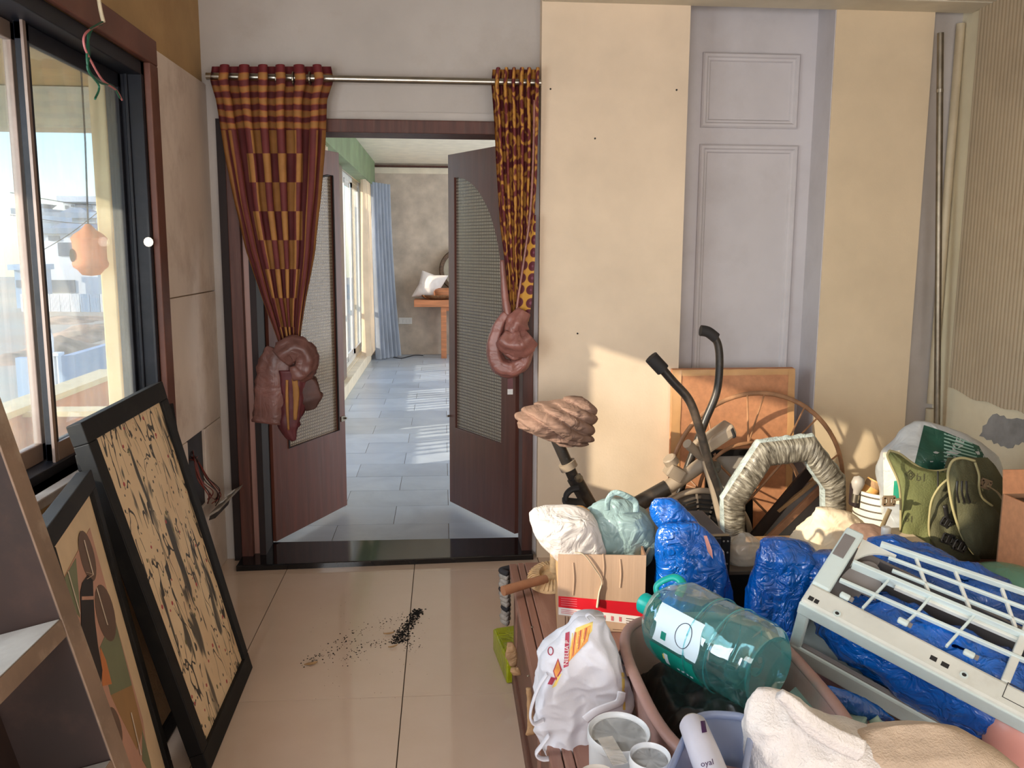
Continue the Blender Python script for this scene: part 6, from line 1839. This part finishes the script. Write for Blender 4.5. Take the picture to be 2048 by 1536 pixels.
def strap(pts, Y, r=.010, ys=None):
    MB().tube(curve([P(x, y, Y=Y + (ys[i] if ys else 0)) for i, (x, y) in enumerate(pts)], 8), r, 8, flat=.3).build('strap', m['bag_cotton'], sbg, smooth=True)
strap([(1094, 1348), (1078, 1372), (1064, 1410), (1061, 1436), (1070, 1448), (1088, 1440)], 1.82)
strap([(1098, 1470), (1084, 1490), (1072, 1508), (1086, 1518), (1112, 1514), (1122, 1508)], 1.80)
strap([(1244, 1384), (1238, 1404), (1215, 1414), (1190, 1424), (1170, 1440)], 1.76)
strap([(1178, 1240), (1172, 1232), (1180, 1228), (1190, 1236)], 1.84, .006)

# ------------------------------------------------------------------ things at the very front
cbx = thing('clear_container', 'bluish clear plastic container with rounded corners at the front edge', 'container', P(1420, 1520, Y=1.35))
k0, k1, k2, k3 = P(1392, 1420, Y=1.48), P(1508, 1434, Y=1.46), P(1478, 1600, Y=1.20), P(1318, 1580, Y=1.24)
zc = min(k0.z, k1.z)
cor = [V((q.x, q.y, zc)) for q in (k0, k1, k2, k3)]
def rrect(z, s=1, n=8):
    cc = sum(cor, V()) / 4
    out_ = []
    for i in range(4):
        a_, b_, c_ = cor[i - 1], cor[i], cor[(i + 1) % 4]
        p, q = b_ + (a_ - b_).normalized() * .045, b_ + (c_ - b_).normalized() * .045
        for j in range(n + 1):
            t_ = j / n
            out_.append(p * (1 - t_) ** 2 + b_ * 2 * t_ * (1 - t_) + q * t_ ** 2)
    return [V((cc.x + (p.x - cc.x) * s, cc.y + (p.y - cc.y) * s, z)) for p in out_]
rt_, rb_ = rrect(zc), rrect(zc - .14, .9)
n = len(rt_)
mb = MB(); mb.add(rt_ + rb_, [(i, (i + 1) % n, n + (i + 1) % n, n + i) for i in range(n)] + [tuple(range(n, 2 * n))])
mb.build('body', m['container_blue'], cbx, smooth=40, solid=.002)
MB().tube(rt_, .006, 8, closed=True, flat=1.4).build('rim', m['container_blue'], cbx, smooth=True)
MB().box((cor[3].x + .03, cor[3].y + .03, CZ + .003), (cor[1].x - .03, cor[1].y - .03, zc - .142)).build('foot_block', m['dark_blue_tub'], cbx)
rob = thing('roll_on_bottle', 'lilac white bottle with a purple spot lying in the clear container', 'bottle', P(1410, 1500, Y=1.33))
A_, B_ = P(1384, 1446, Y=1.40), P(1448, 1580, Y=1.22)
A_.z = max(A_.z, zc - .03); B_.z = A_.z - .03
MB().lathe([(0, 0), (.020, 0), (.024, .006), (.026, .08), (.026, .2), (0, .2)], A_, B_ - A_, 28).build('body', m['lilac_cap'], rob, smooth=50)
MB().lathe([(0, -.004), (.018, -.004), (.0205, .0), (.0212, .012)], A_, B_ - A_, 28).build('cap', m['tub_grey'], rob, smooth=50)
bvr = bvh_of(bpy.data.objects['body.%03d' % 0] if False else rob.children[0])
decal('purple_spot', bvr, rob, 'purple_ink', [(1401, 1442), (1410, 1441), (1414, 1464), (1404, 1466)], 6, 6)
decal_text('print_text', 'oyal', bvr, rob, 'purple_ink', (1402, 1534), (.9, -.2), (-.2, -.9), 18, .001, 'LEFT')

tw_ = thing('towel', 'thick white and tan terry towel bundled at the front edge', 'towel', P(1720, 1536, Y=1.36))
loft('white_folds', [(1381, 1516, 1540), (1390, 1506, 1566), (1404, 1500, 1592), (1425, 1497, 1625), (1450, 1497, 1668), (1470, 1500, 1730), (1490, 1505, 1790), (1515, 1508, 1830), (1560, 1512, 1850), (1640, 1512, 1850)], 1.40, m['towel'], tw_, depth=.55, amp=.024, sc=9, seed=25, seg=130, nv=100)
loft('tan_folds', [(1450, 1790, 1850), (1456, 1752, 1885), (1470, 1715, 1920), (1492, 1690, 1962), (1520, 1680, 2005), (1560, 1680, 2050), (1640, 1680, 2060)], 1.38, m['towel_tan'], tw_, depth=.5, amp=.018, sc=7, seed=29, seg=110, nv=80)
swag('rolled_cuff', 'towel', tw_, [(1560, 1388), (1588, 1414), (1622, 1446), (1668, 1476), (1720, 1500)], [12, 16, 19, 20, 22], 1.33, .8, 3, .004, 26)
mbx = thing('mint_box', 'pale mint plastic box under the lower corner of the casing', 'box', P(1650, 1440, Y=1.85))
cs_ = [P(x, y, Z=.545) for x, y in ((1606, 1358), (1738, 1428), (1708, 1478), (1556, 1404))]
MB().prism([V((p.x, p.y, CZ + .004)) for p in cs_][::-1], (0, 0, .115)).build('body', m['box_mint'], mbx, bevel=.008)
MB().prism([V((p.x, p.y, .536)) for p in cs_][::-1], (0, 0, .010)).build('lid', m['box_mint'], mbx, bevel=.004)
MB().tube([P(1690, 1400, Z=.548), P(1672, 1452, Z=.548)], .003, 6).build('lid_ridge', m['box_mint'], mbx)
tag(loft('plastic_scrap', [(1374, 1650, 1662), (1384, 1654, 1690), (1400, 1662, 1730), (1420, 1690, 1762), (1440, 1730, 1785)], 1.70, m['bag_blue'], depth=.3, amp=.012, sc=14, seed=81, seg=60, nv=30), 'blue plastic scrap trailing out below the casing', 'scrap')
wp = thing('white_pipe_end', 'short white plastic pipe end poking out beside the towel', 'pipe', P(1760, 1450, Y=1.66))
MB().tube(curve([P(1746, 1436, Y=1.68), P(1760, 1452, Y=1.67), P(1790, 1458, Y=1.66)], 6), .012, 12).build('pipe', m['box_mint'], wp, smooth=True)

gb = thing('green_bowl', 'upturned see-through green plastic bowl beyond the grille at the right edge', 'bowl', P(2010, 1215, Y=2.12))
c = P(2008, 1214, Y=2.12)
rg_ = .128
MB().lathe([(rg_, 0), (rg_ * .985, .02), (rg_ * .93, .05), (rg_ * .8, .078), (rg_ * .6, .098), (rg_ * .4, .106), (0, .108)], c, (0, 0, 1), 44, caps=False).build('shell', m['bowl_green'], gb, smooth=True, solid=.003)
MB().tube([c + V((rg_ * math.cos(2 * PI * k / 48), rg_ * math.sin(2 * PI * k / 48), 0)) for k in range(48)], .005, 8, closed=True).build('rim', m['bowl_green'], gb, smooth=True)
db = thing('blue_grey_tub', 'dark blue grey tub under the green bowl', 'tub', V((c.x, c.y, CZ)))
MB().box((c.x - .13, c.y - .06, CZ + .003), (c.x + .16, c.y + .13, c.z - .008)).build('body', m['dark_blue_tub'], db, bevel=.012)

# ------------------------------------------------------------------ spilt soil and dry leaves on the floor
random.seed(5)
mb = MB()
def crumb(x, y, r, f=.6):
    vs = []
    for d in ((1, 0, 0), (-1, 0, 0), (0, 1, 0), (0, -1, 0), (0, 0, 1), (0, 0, -.1)):
        k = r * random.uniform(.6, 1.3)
        vs.append(V((x + d[0] * k, y + d[1] * k * 1.2, max(.0004, d[2] * k * f + .0006))))
    mb.add(vs, [(0, 2, 4), (2, 1, 4), (1, 3, 4), (3, 0, 4), (2, 0, 5), (1, 2, 5), (3, 1, 5), (0, 3, 5)])
pA, pB = P(840, 1220, Z=0), P(792, 1285, Z=0)
for k in range(520):
    t_ = random.random(); p = pA.lerp(pB, t_)
    crumb(p.x + random.gauss(0, .011 + .008 * t_), p.y + random.gauss(0, .012), random.uniform(.0015, .006), .9)
tag(mb.build('spilt_soil', m['soil'], origin=(0, 0, 0)), 'dark streak of spilt soil on the floor tiles', 'soil', kind='stuff')
mb = MB()
segs = [((815, 1232), (720, 1258)), ((720, 1258), (660, 1300)), ((700, 1285), (640, 1318)), ((720, 1300), (690, 1326)), ((790, 1280), (720, 1292)), ((640, 1310), (606, 1330)), ((820, 1280), (828, 1300))]
for a, b in segs:
    for k in range(46):
        t_ = random.random()
        p = P(lerp(a[0], b[0], t_) + random.gauss(0, 9), lerp(a[1], b[1], t_) + random.gauss(0, 5), Z=0)
        crumb(p.x, p.y, random.choice([.0012, .0018, .0025, .0035]), .7)
for k in range(60):
    p = P(random.uniform(600, 860), random.uniform(1200, 1400), Z=0); crumb(p.x, p.y, .0014, .7)
tag(mb.build('soil_crumbs', m['soil'], origin=(0, 0, 0)), 'scatter of fine dark crumbs on the floor beside the soil streak', 'soil', kind='stuff')
for i, (x, y, r, lab) in enumerate(((622, 1329, .4, 'pale curled dry leaf at the edge of the soil crumbs'), (778, 1268, .25, 'thin dry leaf sliver beside the soil streak'), (786, 1294, .5, 'dry twig at the near end of the soil streak'))):
    c = P(x, y, Z=.004)
    L_ = (.05, .045, .04)[i]; wd = (.011, .005, .003)[i]
    d = V((math.cos(r), math.sin(r), 0)); nrm = V((-d.y, d.x, 0))
    def lf(u, v, c=c, d=d, nrm=nrm, L_=L_, wd=wd):
        s = lerp(-1, 1, u); b = lerp(-1, 1, v)
        return c + d * s * L_ / 2 + nrm * b * wd * (1 - s * s) + V((0, 0, .004 * b * b + .004 * s * s))
    tag(MB().grid(lf, 10, 4).build('dry_leaf', m['leaf_dry'], smooth=True, solid=.0008), lab, 'leaf')
